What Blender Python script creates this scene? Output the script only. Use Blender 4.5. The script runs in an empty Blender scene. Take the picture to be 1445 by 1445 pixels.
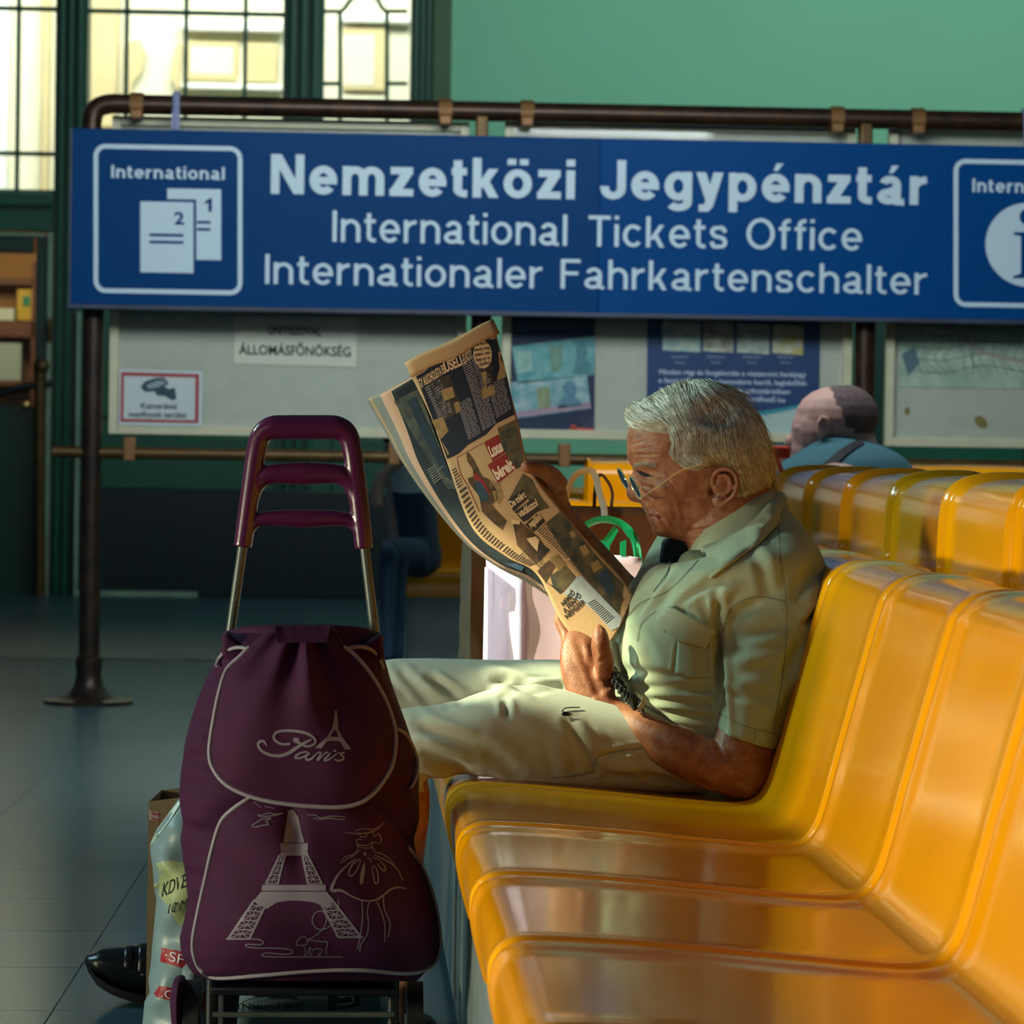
import bpy, bmesh, math, random
import numpy as np
from mathutils import Vector, Matrix
from mathutils.bvhtree import BVHTree
random.seed(7); np.random.seed(7)
sc = bpy.context.scene
COL = sc.collection

# ------------------------------------------------------------------ camera
FPX = 4756.0; CX = CY = 722.5
psi, th, rho = math.radians(2.754), math.radians(1.073), math.radians(0.85)
CAM = Vector((0, 0, 0.90))
fwd = Vector((math.sin(psi)*math.cos(th), math.cos(psi)*math.cos(th), -math.sin(th)))
r0 = Vector((math.cos(psi), -math.sin(psi), 0)); u0 = r0.cross(fwd)
rgt = r0*math.cos(rho) + u0*math.sin(rho); upv = u0*math.cos(rho) - r0*math.sin(rho)
cd = bpy.data.cameras.new('camera'); cam = bpy.data.objects.new('camera', cd); COL.objects.link(cam)
M = Matrix((rgt, upv, -fwd)).transposed().to_4x4(); M.translation = CAM
cam.matrix_world = M
cd.sensor_width = 36; cd.lens = FPX/1445*36; cd.clip_start = .1; cd.clip_end = 200
cd.dof.use_dof = True; cd.dof.focus_distance = 4.95; cd.dof.aperture_fstop = 12
sc.camera = cam
sc.view_settings.view_transform = 'Standard'; sc.view_settings.look = 'None'
sc.view_settings.gamma = 1; sc.view_settings.exposure = 0.0

# ------------------------------------------------------------------ light
w = bpy.data.worlds.new('hall_air'); sc.world = w; w.use_nodes = True
bg = w.node_tree.nodes['Background']; bg.inputs[0].default_value = (0.10, 0.22, 0.30, 1); bg.inputs[1].default_value = 0.17
def light(name, kind, loc, target, power, color, size=1.0, size_y=None, spot=None, blend=.3):
    l = bpy.data.lights.new(name, kind); o = bpy.data.objects.new(name, l); COL.objects.link(o)
    o.location = loc; d = Vector(target)-Vector(loc); o.rotation_euler = d.to_track_quat('-Z', 'Y').to_euler()
    l.energy = power; l.color = color
    if kind == 'AREA':
        l.shape = 'RECTANGLE'; l.size = size; l.size_y = size_y or size
    if kind == 'SPOT':
        l.spot_size = math.radians(spot); l.spot_blend = blend; l.shadow_soft_size = size
    return o
light('low_seat_key', 'AREA', (-3.3, 3.3, .60), (.75, 3.3, .68), 39, (1.0, .96, .66), 1.1, .30).data.spread = math.radians(85)  # added low strip lamp, shaped to light seat backs but spare the pans
light('hall_window_light', 'SPOT', (-3.3, 6.0, 2.9), (.45, 5.10, .80), 430, (.58, 1.0, .84), .30, spot=17, blend=.5)
light('sunbeam', 'SPOT', (-2.6, 4.85, 2.6), (.27, 5.62, .66), 1000, (1.0, .98, .84), .02, spot=8, blend=.15)
light('sunbeam_through_lower_pane', 'SPOT', (-2.6, 4.85, 2.6), (.34, 5.02, .55), 1500, (.95, 1.0, .62), .02, spot=4.4, blend=.25)
light('floor_teal_fill', 'SPOT', (-4.5, 7.0, 4.5), (-.95, 5.9, 0), 430, (.50, .88, 1.0), .4, spot=46, blend=1)  # added teal spot that lifts the tone of the floor
light('wall_wash', 'AREA', (3.5, 15.0, 5.5), (2.5, 20, 2.6), 175, (.86, 1.0, .93), 5, 1.2)
light('sign_wash', 'AREA', (.4, 8.0, 2.75), (.9, 11.7, 1.2), 98, (.90, .98, 1.0), 2.6, .8)
light('outdoor_daylight', 'AREA', (-1.5, 22.4, 6.5), (-1.2, 26, 3.2), 640, (.96, 1.0, .95), 7, 1.5)
light('room_lamp_beyond_door', 'AREA', (-2.3, 21.2, 2.3), (-2.2, 22.6, 1.4), 26, (1.0, .8, .5), 1, .6)
light('aisle_fill', 'AREA', (-2.6, 1.4, 2.0), (.2, 4.8, .75), 8.5, (1.0, .93, .88), 1.8, 1.2)

# ------------------------------------------------------------------ pixel helpers
def ray(px, py): return fwd + rgt*((px-CX)/FPX) + upv*((CY-py)/FPX)
def P(px, py, Y):
    d = ray(px, py); return CAM + d*(Y/d.y)
def PF(px, py, z=0):
    d = ray(px, py); return CAM + d*((z-CAM.z)/d.z)
_R = np.array(rgt); _U = np.array(upv); _F = np.array(fwd); _C = np.array(CAM)
def project(V):
    V = np.asarray(V)-_C; zz = V@_F
    return np.stack([CX+FPX*(V@_R)/zz, CY-FPX*(V@_U)/zz], 1)

# ------------------------------------------------------------------ materials
def lin(c):
    if isinstance(c, str): c = tuple(int(c[i:i+2], 16)/255 for i in (1, 3, 5))
    return tuple((x/12.92 if x <= .04045 else ((x+.055)/1.055)**2.4) for x in c)
MATS = {}
def mat(name, col, rough=.6, metal=0, var=0, vscale=8, col2=None, bump=0, bscale=200, coat=0, emit=0, spec=.5, sheen=0, sss=0, mapv=None, objrand=0, attr=None, detail=6, rvar=0):
    if name in MATS: return MATS[name]
    m = bpy.data.materials.new(name); m.use_nodes = True; nt = m.node_tree; N = nt.nodes; L = nt.links
    b = N['Principled BSDF']; c = lin(col)+(1,)
    b.inputs['Base Color'].default_value = c; b.inputs['Roughness'].default_value = rough
    b.inputs['Metallic'].default_value = metal; b.inputs['Specular IOR Level'].default_value = spec
    b.inputs['Coat Weight'].default_value = coat; b.inputs['Coat Roughness'].default_value = .05
    if sheen: b.inputs['Sheen Weight'].default_value = sheen
    if sss:
        b.inputs['Subsurface Weight'].default_value = sss; b.inputs['Subsurface Radius'].default_value = (.012, .004, .002); b.inputs['Subsurface Scale'].default_value = 1
    tc = N.new('ShaderNodeTexCoord'); mp = N.new('ShaderNodeMapping'); L.new(tc.outputs['Object'], mp.inputs[0])
    if mapv: mp.inputs['Scale'].default_value = mapv
    src = None
    if attr:
        a = N.new('ShaderNodeAttribute'); a.attribute_name = attr; src = a.outputs['Color']
    if var or col2:
        n = N.new('ShaderNodeTexNoise'); n.inputs['Scale'].default_value = vscale; n.inputs['Detail'].default_value = detail; n.inputs['Roughness'].default_value = .6
        L.new(mp.outputs[0], n.inputs['Vector'])
        mr = N.new('ShaderNodeMapRange'); mr.inputs[1].default_value = .35; mr.inputs[2].default_value = .65; L.new(n.outputs[0], mr.inputs[0])
        mx = N.new('ShaderNodeMix'); mx.data_type = 'RGBA'; L.new(mr.outputs[0], mx.inputs[0])
        if src: L.new(src, mx.inputs[6])
        else: mx.inputs[6].default_value = c
        if col2: mx.inputs[7].default_value = lin(col2)+(1,)
        else:
            if src:
                hs = N.new('ShaderNodeHueSaturation'); hs.inputs['Value'].default_value = 1-var; L.new(src, hs.inputs['Color']); L.new(hs.outputs[0], mx.inputs[7])
            else: mx.inputs[7].default_value = tuple(x*(1-var) for x in c[:3])+(1,)
        src = mx.outputs[2]
        if rvar:
            m2 = N.new('ShaderNodeMapRange'); m2.inputs[3].default_value = rough; m2.inputs[4].default_value = rough+rvar; L.new(n.outputs[0], m2.inputs[0]); L.new(m2.outputs[0], b.inputs['Roughness'])
    if objrand:
        oi = N.new('ShaderNodeObjectInfo'); m3 = N.new('ShaderNodeMapRange'); m3.inputs[3].default_value = 1-objrand; m3.inputs[4].default_value = 1+objrand
        L.new(oi.outputs['Random'], m3.inputs[0]); hs = N.new('ShaderNodeHueSaturation'); L.new(m3.outputs[0], hs.inputs['Value'])
        if src: L.new(src, hs.inputs['Color'])
        else: hs.inputs['Color'].default_value = c
        src = hs.outputs[0]
    if src: L.new(src, b.inputs['Base Color'])
    if bump:
        n2 = N.new('ShaderNodeTexNoise'); n2.inputs['Scale'].default_value = bscale; n2.inputs['Detail'].default_value = 3; L.new(mp.outputs[0], n2.inputs['Vector'])
        bp = N.new('ShaderNodeBump'); bp.inputs['Strength'].default_value = bump; bp.inputs['Distance'].default_value = .002; L.new(n2.outputs[0], bp.inputs['Height']); L.new(bp.outputs[0], b.inputs['Normal'])
    if emit:
        b.inputs['Emission Color'].default_value = c; b.inputs['Emission Strength'].default_value = emit
    MATS[name] = m; return m
def glassmat(name, col, alpha, rough=.05):
    m = bpy.data.materials.new(name); m.use_nodes = True; nt = m.node_tree; N = nt.nodes; L = nt.links
    out = N['Material Output']; N.remove(N['Principled BSDF'])
    t = N.new('ShaderNodeBsdfTransparent'); t.inputs[0].default_value = lin(col)+(1,)
    g = N.new('ShaderNodeBsdfGlossy'); g.inputs['Roughness'].default_value = rough
    fr = N.new('ShaderNodeFresnel'); fr.inputs[0].default_value = 1.45 if rough > .03 else 1.06
    ad = N.new('ShaderNodeMath'); ad.operation = 'ADD'; ad.inputs[1].default_value = alpha; L.new(fr.outputs[0], ad.inputs[0])
    mx = N.new('ShaderNodeMixShader'); L.new(ad.outputs[0], mx.inputs[0]); L.new(t.outputs[0], mx.inputs[1]); L.new(g.outputs[0], mx.inputs[2]); L.new(mx.outputs[0], out.inputs[0])
    MATS[name] = m; return m

def thinmat(name, col, trans=.5):
    m = mat(name, col, .75, var=.08, vscale=6, bump=.3, bscale=25); nt = m.node_tree; N = nt.nodes; L = nt.links
    t = N.new('ShaderNodeBsdfTranslucent'); t.inputs[0].default_value = lin(col)+(1,); mx = N.new('ShaderNodeMixShader'); mx.inputs[0].default_value = trans
    L.new(N['Principled BSDF'].outputs[0], mx.inputs[1]); L.new(t.outputs[0], mx.inputs[2]); L.new(mx.outputs[0], N['Material Output'].inputs[0]); return m
# ------------------------------------------------------------------ mesh helpers
class MB:
    def __init__(s): s.v = []; s.f = []; s.m = []; s.bx = False
    def add(s, v, f, m=0):
        o = len(s.v); s.v += [tuple(p) for p in v]; s.f += [tuple(i+o for i in q) for q in f]; s.m += [m]*len(f); return s
    def grid(s, G, closed=False, m=0):     # G[i][j]
        n = len(G); k = len(G[0]); v = [p for r in G for p in r]; f = []
        for i in range(n-1):
            for j in range(k if closed else k-1):
                j2 = (j+1) % k; f.append((i*k+j, i*k+j2, (i+1)*k+j2, (i+1)*k+j))
        return s.add(v, f, m)
    def rings(s, R, m=0, cap=True):
        s.grid(R, True, m); k = len(R[0]); 
        if cap:
            o = len(s.v)-len(R)*k
            s.f.append(tuple(o+i for i in range(k))[::-1]); s.m.append(m)
            o2 = len(s.v)-k; s.f.append(tuple(o2+i for i in range(k))); s.m.append(m)
        return s
    def box(s, a, b, m=0, bev=0):
        x0, y0, z0 = [min(p, q) for p, q in zip(a, b)]; x1, y1, z1 = [max(p, q) for p, q in zip(a, b)]
        if bev:
            s.bx = True
            b_ = min(bev, (x1-x0)/3, (y1-y0)/3, (z1-z0)/3)
            bm = bmesh.new(); bmesh.ops.create_cube(bm, size=1)
            for v in bm.verts: v.co = Vector(((x0+x1)/2+v.co.x*(x1-x0), (y0+y1)/2+v.co.y*(y1-y0), (z0+z1)/2+v.co.z*(z1-z0)))
            bmesh.ops.bevel(bm, geom=list(bm.edges), offset=b_, segments=2, profile=.5, affect='EDGES')
            bm.verts.ensure_lookup_table()
            s.add([tuple(v.co) for v in bm.verts], [tuple(v.index for v in f.verts) for f in bm.faces], m); bm.free(); return s
        v = [(x0,y0,z0),(x1,y0,z0),(x1,y1,z0),(x0,y1,z0),(x0,y0,z1),(x1,y0,z1),(x1,y1,z1),(x0,y1,z1)]
        return s.add(v, [(0,3,2,1),(4,5,6,7),(0,1,5,4),(1,2,6,5),(2,3,7,6),(3,0,4,7)], m)
    def tube(s, pts, r, n=12, m=0, cap=True, flat=1.0):
        pts = [Vector(p) for p in pts]; N = len(pts)
        if not hasattr(r, '__len__'): r = [r]*N
        R = []; t0 = (pts[1]-pts[0]).normalized(); a = t0.orthogonal().normalized()
        for i in range(N):
            t = (pts[min(i+1, N-1)]-pts[max(i-1, 0)]).normalized(); a = (a-t*a.dot(t)).normalized(); b = t.cross(a)
            R.append([pts[i]+(a*math.cos(2*math.pi*j/n)+b*math.sin(2*math.pi*j/n)*flat)*r[i] for j in range(n)])
        return s.rings(R, m, cap)
    def prism(s, poly, depth, m=0):        # poly: world points (front face), extruded by vector
        n = len(poly); d = Vector(depth); v = [Vector(p) for p in poly]; v2 = [p+d for p in v]
        f = [tuple(range(n)), tuple(range(2*n-1, n-1, -1))]+[(i, n+i, n+(i+1) % n, (i+1) % n) for i in range(n)]
        return s.add(v+v2, f, m)
    def ellipsoid(s, c, rx, ry, rz, m=0, n=16, k=10, rot=None):
        R = []
        for i in range(1, k):
            a = math.pi*i/k; ring = []
            for j in range(n):
                q = Vector((rx*math.sin(a)*math.cos(2*math.pi*j/n), ry*math.sin(a)*math.sin(2*math.pi*j/n), -rz*math.cos(a)))
                if rot: q = rot@q
                ring.append(Vector(c)+q)
            R.append(ring)
        return s.rings(R, m)
def catmull(pts, n=6, closed=False):
    P_ = [np.array(p, float) for p in pts]; N = len(P_); out = []
    rng = range(N) if closed else range(N-1)
    for i in rng:
        if closed: p0, p1, p2, p3 = P_[(i-1) % N], P_[i], P_[(i+1) % N], P_[(i+2) % N]
        else: p0, p1, p2, p3 = P_[max(i-1, 0)], P_[i], P_[i+1], P_[min(i+2, N-1)]
        for k in range(n):
            t = k/n; out.append(.5*((2*p1)+(-p0+p2)*t+(2*p0-5*p1+4*p2-p3)*t*t+(-p0+3*p1-3*p2+p3)*t**3))
    if not closed: out.append(P_[-1])
    return out
def ploft(mb, rings, sub=4, n=28, ex=2.0, m=0, endround=True):
    """rings: (x1,y1,x2,y2,Y,hy): two silhouette points in pixels at depth Y and a half depth"""
    R = catmull(rings, sub); G = []
    def ring(q, sc_=1, shift=None):
        a = P(q[0], q[1], q[4]); b = P(q[2], q[3], q[4]); c = (a+b)/2; h = (b-a)/2*sc_; y = Vector((0, 1, 0))*q[5]*sc_; out = []
        if shift: c = c+shift
        for j in range(n):
            t = 2*math.pi*j/n; cs, sn = math.cos(t), math.sin(t)
            out.append(c+h*(abs(cs)**(2/ex)*(1 if cs > 0 else -1))+y*(abs(sn)**(2/ex)*(1 if sn > 0 else -1)))
        return out
    def cen(q): return (P(q[0], q[1], q[4])+P(q[2], q[3], q[4]))/2
    if endround:
        for R0, R1, rev in ((R[0], R[1], True), (R[-1], R[-2], False)):
            d = (cen(R0)-cen(R1)).normalized()*min((P(R0[0], R0[1], R0[4])-P(R0[2], R0[3], R0[4])).length/2, R0[5])*.8
            caps = [ring(R0, math.cos(a), d*math.sin(a)) for a in (.5, 1.0, 1.35)]
            if rev: pre = caps[::-1]
            else: post = caps
        G = pre+[ring(q) for q in R]+post
    else: G = [ring(q) for q in R]
    mb.rings(G, m); return mb
def link(name, mb, material, parent=None, smooth=True, mats=None):
    me = bpy.data.meshes.new(name); me.from_pydata([tuple(p) for p in mb.v], [], mb.f); 
    for mm in (mats or [material]): me.materials.append(mm)
    if mats: me.polygons.foreach_set('material_index', mb.m)
    me.update()
    if smooth:
        me.polygons.foreach_set('use_smooth', [True]*len(me.polygons)); 
        try: me.set_sharp_from_angle(angle=math.radians(22 if mb.bx else 40))
        except Exception: pass
    o = bpy.data.objects.new(name, me); COL.objects.link(o)
    if parent: adopt(o, parent)
    return o
def adopt(o, parent):
    o.parent = parent; o.matrix_parent_inverse = wm(parent).inverted()
def wm(o):
    m = Matrix.Translation(o.location) if o.rotation_euler[2] == 0 else Matrix.Translation(o.location)@o.rotation_euler.to_matrix().to_4x4()
    return (wm(o.parent)@o.matrix_parent_inverse@m) if o.parent else m
def tag(o, label=None, cat=None, group=None, kind=None):
    for k, v in (('label', label), ('category', cat), ('group', group), ('kind', kind)):
        if v: o[k] = v
    return o
def thing(name, label, cat, loc, group=None):
    o = bpy.data.objects.new(name, None); COL.objects.link(o); o.location = loc; o.empty_display_size = .1
    return tag(o, label, cat, group)
def struct(name, mb, m, parent=None, **k):
    o = link(name, mb, m, parent, **k)
    if not parent: o['kind'] = 'structure'
    return o
def remesh(mb, voxel, smooth=3, name='m', keep=False):
    o = link(name, mb, None, smooth=False); o.data.materials.clear()
    md = o.modifiers.new('r', 'REMESH'); md.mode = 'VOXEL'; md.voxel_size = voxel
    if smooth:
        s_ = o.modifiers.new('s', 'SMOOTH'); s_.factor = .5; s_.iterations = smooth
    dg = bpy.context.evaluated_depsgraph_get(); me = bpy.data.meshes.new_from_object(o.evaluated_get(dg))
    old = o.data; bpy.data.objects.remove(o); bpy.data.meshes.remove(old); me.name = name
    me.polygons.foreach_set('use_smooth', [True]*len(me.polygons)); return me
def meobj(name, me, m, parent=None):
    me.materials.clear(); me.materials.append(m); o = bpy.data.objects.new(name, me); COL.objects.link(o)
    if parent: adopt(o, parent)
    return o
def verts(me):
    a = np.empty(len(me.vertices)*3); me.vertices.foreach_get('co', a); return a.reshape(-1, 3)
def normals(me):
    a = np.empty(len(me.vertices)*3); me.vertices.foreach_get('normal', a); return a.reshape(-1, 3)
def setverts(me, V): me.vertices.foreach_set('co', np.asarray(V).ravel()); me.update()
def folds(me, lines, seed=1, cutn=None):
    """push cloth in/out along creases given as pixel segments (x1,y1,x2,y2,width px,depth m)"""
    V = verts(me); Nn = normals(me); p = project(V); D = np.zeros(len(V))
    for x1, y1, x2, y2, wd, dp in lines:
        a = np.array((x1, y1)); b = np.array((x2, y2)); ab = b-a; L2 = ab@ab
        t = ((p-a)@ab)/L2; tc = np.clip(t, 0, 1); d = np.linalg.norm(p-(a+tc[:, None]*ab), axis=1)
        tap = np.clip(1-np.abs(2*tc-1)**3, 0, 1)*.8+.2
        q = d/wd; D += dp*np.exp(-q*q)*tap - dp*.45*np.exp(-((q-1.9)**2)*1.5)*tap
    front = np.clip(-Nn[:, 1]*1.5+.4, 0, 1)
    V = V+Nn*(D*front)[:, None]; setverts(me, V)
def bvh(me_or_mb):
    if isinstance(me_or_mb, MB): return BVHTree.FromPolygons([tuple(p) for p in me_or_mb.v], me_or_mb.f)
    return BVHTree.FromPolygons([tuple(v.co) for v in me_or_mb.vertices], [tuple(p.vertices) for p in me_or_mb.polygons])
class Surf:
    """lays pixel-traced print on a real surface, a hair's breadth proud of it"""
    def __init__(s, t, off=.0006, Ydef=5): s.t = t; s.off = off; s.Y = Ydef
    def __call__(s, px, py):
        d = ray(px, py).normalized(); h = s.t.ray_cast(CAM, d)
        if h[0] is None: return P(px, py, s.Y)
        s.Y = h[0].y; return h[0]-d*s.off
class Flat:
    def __init__(s, Y): s.Yv = Y
    def __call__(s, px, py): return P(px, py, s.Yv)
def ribbon(mb, path, wd, S, sub=5, m=0, closed=False):
    pts = catmull(path, sub, closed); n = len(pts)
    if closed: pts = pts+[pts[0]]; n += 1
    if hasattr(wd, '__len__'):
        ws = np.interp(np.linspace(0, 1, n), np.linspace(0, 1, len(wd)), wd)
    else: ws = [wd]*n
    G = []
    for i in range(n):
        t = pts[min(i+1, n-1)]-pts[max(i-1, 0)]; L_ = math.hypot(*t) or 1; nx, ny = -t[1]/L_*ws[i]/2, t[0]/L_*ws[i]/2
        G.append([S(pts[i][0]+nx, pts[i][1]+ny), S(pts[i][0]-nx, pts[i][1]-ny)])
    return mb.grid(G, False, m)
def fill(mb, poly, S, m=0, step=None):
    """polygon print; big polygons are cut along a grid so they follow the surface"""
    if not step:
        return mb.add([S(*p) for p in poly], [tuple(range(len(poly)))], m)
    bm = bmesh.new(); vs = [bm.verts.new((p[0], p[1], 0)) for p in poly]; bm.faces.new(vs)
    xs = [p[0] for p in poly]; ys = [p[1] for p in poly]
    for ax, lo, hi in ((0, min(xs), max(xs)), (1, min(ys), max(ys))):
        c = lo+step
        while c < hi:
            co = (c, 0, 0) if ax == 0 else (0, c, 0); no = (1, 0, 0) if ax == 0 else (0, 1, 0)
            bmesh.ops.bisect_plane(bm, geom=bm.verts[:]+bm.edges[:]+bm.faces[:], plane_co=co, plane_no=no); c += step
    bmesh.ops.triangulate(bm, faces=bm.faces[:])
    bm.verts.index_update(); bm.verts.ensure_lookup_table()
    mb.add([S(v.co.x, v.co.y) for v in bm.verts], [tuple(v.index for v in f.verts) for f in bm.faces], m); bm.free(); return mb
_tc = {}
def textgeo(s, bold=0):
    k = (s, bold)
    if k in _tc: return _tc[k]
    cu = bpy.data.curves.new('t', 'FONT'); cu.body = s; cu.size = 1; cu.resolution_u = 4; cu.offset = bold
    o = bpy.data.objects.new('t', cu); COL.objects.link(o); dg = bpy.context.evaluated_depsgraph_get()
    me = bpy.data.meshes.new_from_object(o.evaluated_get(dg)); v = [(p.co.x, p.co.y) for p in me.vertices]; f = [tuple(p.vertices) for p in me.polygons]
    bpy.data.objects.remove(o); bpy.data.curves.remove(cu); bpy.data.meshes.remove(me); _tc[k] = (v, f); return v, f
def capH(bold=0):
    v, f = textgeo('H', bold); ys = [p[1] for p in v]; return min(ys), max(ys)
def ptext(mb, s, A, B, up, S, bold=0, m=0):
    """text with its baseline from pixel A to pixel B, capitals as tall as the pixel vector up"""
    v, f = textgeo(s, bold); x0 = min(p[0] for p in v); x1 = max(p[0] for p in v); b0, b1 = capH(bold)
    A = np.array(A, float); B = np.array(B, float); up = np.array(up, float)
    out = []
    for x, y in v:
        q = A+(B-A)*((x-x0)/(x1-x0))+up*((y-b0)/(b1-b0)); out.append(S(q[0], q[1]))
    return mb.add(out, f, m)
def pbox(mb, x0, y0, x1, y1, Y, dep, m=0, bev=0):
    """upright box whose front face covers the pixel rectangle at depth Y"""
    xm, ym = (x0+x1)/2, (y0+y1)/2; a = P(x0, ym, Y).x; b = P(x1, ym, Y).x; t = P(xm, y0, Y).z; u = P(xm, y1, Y).z
    return mb.box((a, Y, u), (b, Y+dep, t), m, bev)
def rrect(x0, y0, x1, y1, r, n=5):
    out = []
    for cx, cy, a0 in ((x1-r, y0+r, -90), (x1-r, y1-r, 0), (x0+r, y1-r, 90), (x0+r, y0+r, 180)):
        for k in range(n+1):
            a = math.radians(a0+90*k/n); out.append((cx+r*math.cos(a), cy+r*math.sin(a)))
    return out

def _arc(cx, cy, rx, ry, a0, a1, n=14): return [(cx+rx*math.cos(math.radians(a0+(a1-a0)*i/n)), cy+ry*math.sin(math.radians(a0+(a1-a0)*i/n))) for i in range(n+1)]
def glyph(ch, w):
    """plain upright station lettering drawn as strokes; returns (strokes, polygons, width)"""
    h = w/2; X_ = .73; S_ = []; Pg = []
    def dg(x0, y0, x1, y1, k=1.12): Pg.append([(x0-h*k, y0), (x0+h*k, y0), (x1+h*k, y1), (x1-h*k, y1)])
    base = {'ö': 'o', 'é': 'e', 'á': 'a'}.get(ch, ch)
    if base == ' ': return [], [], .28
    if base in 'nhr':
        W = .56 if base != 'r' else .37; S_.append([(h, 0), (h, X_ if base != 'h' else 1)])
        if base == 'r': S_.append(_arc(.37, .40, .37-h, X_-h-.40, 180, 92))
        else: S_.append(_arc(.28, .42, .28-h, X_-h-.42, 180, 0)+[(.56-h, 0)])
    elif base == 'm':
        W = .88; S_.append([(h, 0), (h, X_)]); c = (.88-w)/4+h
        S_.append(_arc(c, .42, c-h, X_-h-.42, 180, 0)+[(.44, 0)]); S_.append(_arc(.88-c, .42, c-h, X_-h-.42, 180, 0)+[(.88-h, 0)])
    elif base == 'e':
        W = .58; S_.append(_arc(.29, X_/2, .29-h, X_/2-h, 0, 318, 26)); S_.append([(h*1.2, X_/2-.01), (.58, X_/2-.01)])
    elif base == 'c': W = .54; S_.append(_arc(.29, X_/2, .29-h, X_/2-h, 42, 318, 24))
    elif base == 'o': W = .60; S_.append(_arc(.30, X_/2, .30-h, X_/2-h, 0, 360, 32))
    elif base == 'O': W = .80; S_.append(_arc(.40, .5, .40-h, .5-h+.01, 0, 360, 36))
    elif base == 'z':
        W = .50; S_ += [[(.02, X_-h), (.49, X_-h)], [(0, h), (.50, h)]]; Pg.append([(.02, w*.9), (.02+w*1.35, w*.9), (.48, X_-w*.9), (.48-w*1.35, X_-w*.9)])
    elif base == 't': W = .33; S_ += [[(.13, .93), (.13, .20)]+_arc(.27, .20, .14, .20-h, 180, 265, 6)+[(.33, h)], [(0, X_-h*.9), (.32, X_-h*.9)]]
    elif base == 'k':
        W = .54; S_.append([(h, 0), (h, 1)]); dg(.16, .25, .44, X_); dg(.45, 0, .24, .45)
    elif base in 'il': W = w; S_.append([(h, 0), (h, X_ if base == 'i' else 1)]); W = w
    elif base == 'I': W = w*1.05; S_.append([(h, 0), (h, 1)])
    elif base == 'J': W = .53; S_.append([(.53-h, 1), (.53-h, .28)]+_arc(.265, .28, .265-h, .28-h, 0, -180, 14)+[(h, .33)])
    elif base in 'gp':
        W = .58; S_.append(_arc(.29, X_/2, .29-h, X_/2-h, 0, 360, 30))
        if base == 'p': S_.append([(h, X_), (h, -.27)])
        else: S_.append([(.58-h, X_), (.58-h, -.03)]+_arc(.30, -.03, .28-h, .24-h, 0, -150, 10))
    elif base == 'y': W = .54; dg(.27, .02, .07, X_); Pg.append([(.20-h*.8, -.17), (.20+h*1.3, -.17), (.54, X_), (.54-w*1.15, X_)]); S_.append([(.22, -.13), (.19, -.19), (.13, -.27+h), (.03, -.27+h)])
    elif base == 'a':
        W = .57; S_.append([(.50-h, .12), (.50-h, .50)]+_arc(.27, .50, .23-h, X_-h-.50, 0, 165, 12)); S_.append(_arc(.245, .20, .245-h, .20-h, 0, 360, 24)); S_.append([(.50-h, .2), (.50-h, .06), (.57, h*.7)])
        S_.append([(.27, .40-h*.8), (.50-h, .44-h*.5)])
    elif base == 's': W = .50; S_.append(catmull([(.50-h, .53), (.36, X_-h), (.25, X_-h), (.12, X_-h-.02), (h+.01, .53), (.14, .41), (.25, .375), (.38, .33), (.50-h, .20), (.39, h+.02), (.25, h), (.12, h+.01), (h, .22)], 4))
    elif base == 'f': W = .33; S_ += [[(.15, 0), (.15, .82)]+_arc(.28, .82, .13, .18-h, 180, 90, 6)+[(.33, 1-h)], [(0, X_-h*.9), (.32, X_-h*.9)]]
    elif base == 'T': W = .62; S_ += [[(0, 1-h), (.62, 1-h)], [(.31, 0), (.31, 1)]]
    elif base == 'F': W = .56; S_ += [[(h, 0), (h, 1)], [(0, 1-h), (.56, 1-h)], [(0, .52), (.50, .52)]]
    elif base == 'N': W = .70; S_ += [[(h, 0), (h, 1)], [(.70-h, 0), (.70-h, 1)]]; Pg.append([(.70-w*1.2, 0), (.70, 0), (w*1.2, 1), (0, 1)])
    if ch == 'i': S_.append([(h, 1-w*.95), (h, 1)])
    if ch == 'ö': S_ += [[(.30-.13, .84), (.30-.13, .99)], [(.30+.13, .84), (.30+.13, .99)]]
    if ch in 'éá': Pg.append([(.24, .80), (.33, .80), (.45, .99), (.30, .99)])
    return S_, Pg, W
def strokegeo(s, w, gap=.115):
    V = []; F = []; x = 0; LY = []
    for ch in s:
        S_, Pg, W = glyph(ch, w)
        for st_ in S_:
            st_ = [np.array(p, float) for p in st_]; n = len(st_); o = len(V)
            cl = np.linalg.norm(st_[0]-st_[-1]) < 1e-6
            for i in range(n):
                a = st_[i-1] if i else (st_[-2] if cl else st_[0]); b = st_[i+1] if i < n-1 else (st_[1] if cl else st_[-1])
                t = b-a; t = t/np.linalg.norm(t); nn = np.array((-t[1], t[0]))*w/2
                V.append(tuple(st_[i]+nn+(x, 0))); V.append(tuple(st_[i]-nn+(x, 0)))
            F += [(o+2*i, o+2*i+1, o+2*i+3, o+2*i+2) for i in range(n-1)]; LY.append((o, len(V)))
        for pg in Pg:
            o = len(V); V += [(p[0]+x, p[1]) for p in pg]; F.append(tuple(range(o, o+len(pg)))); LY.append((o, len(V)))
        x += W+gap*(1 if ch != ' ' else 0)
    for k, (a, b) in enumerate(LY):
        for i in range(a, b): V[i] = (V[i][0], V[i][1], (k % 5)*.00012)
    return V, F
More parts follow.
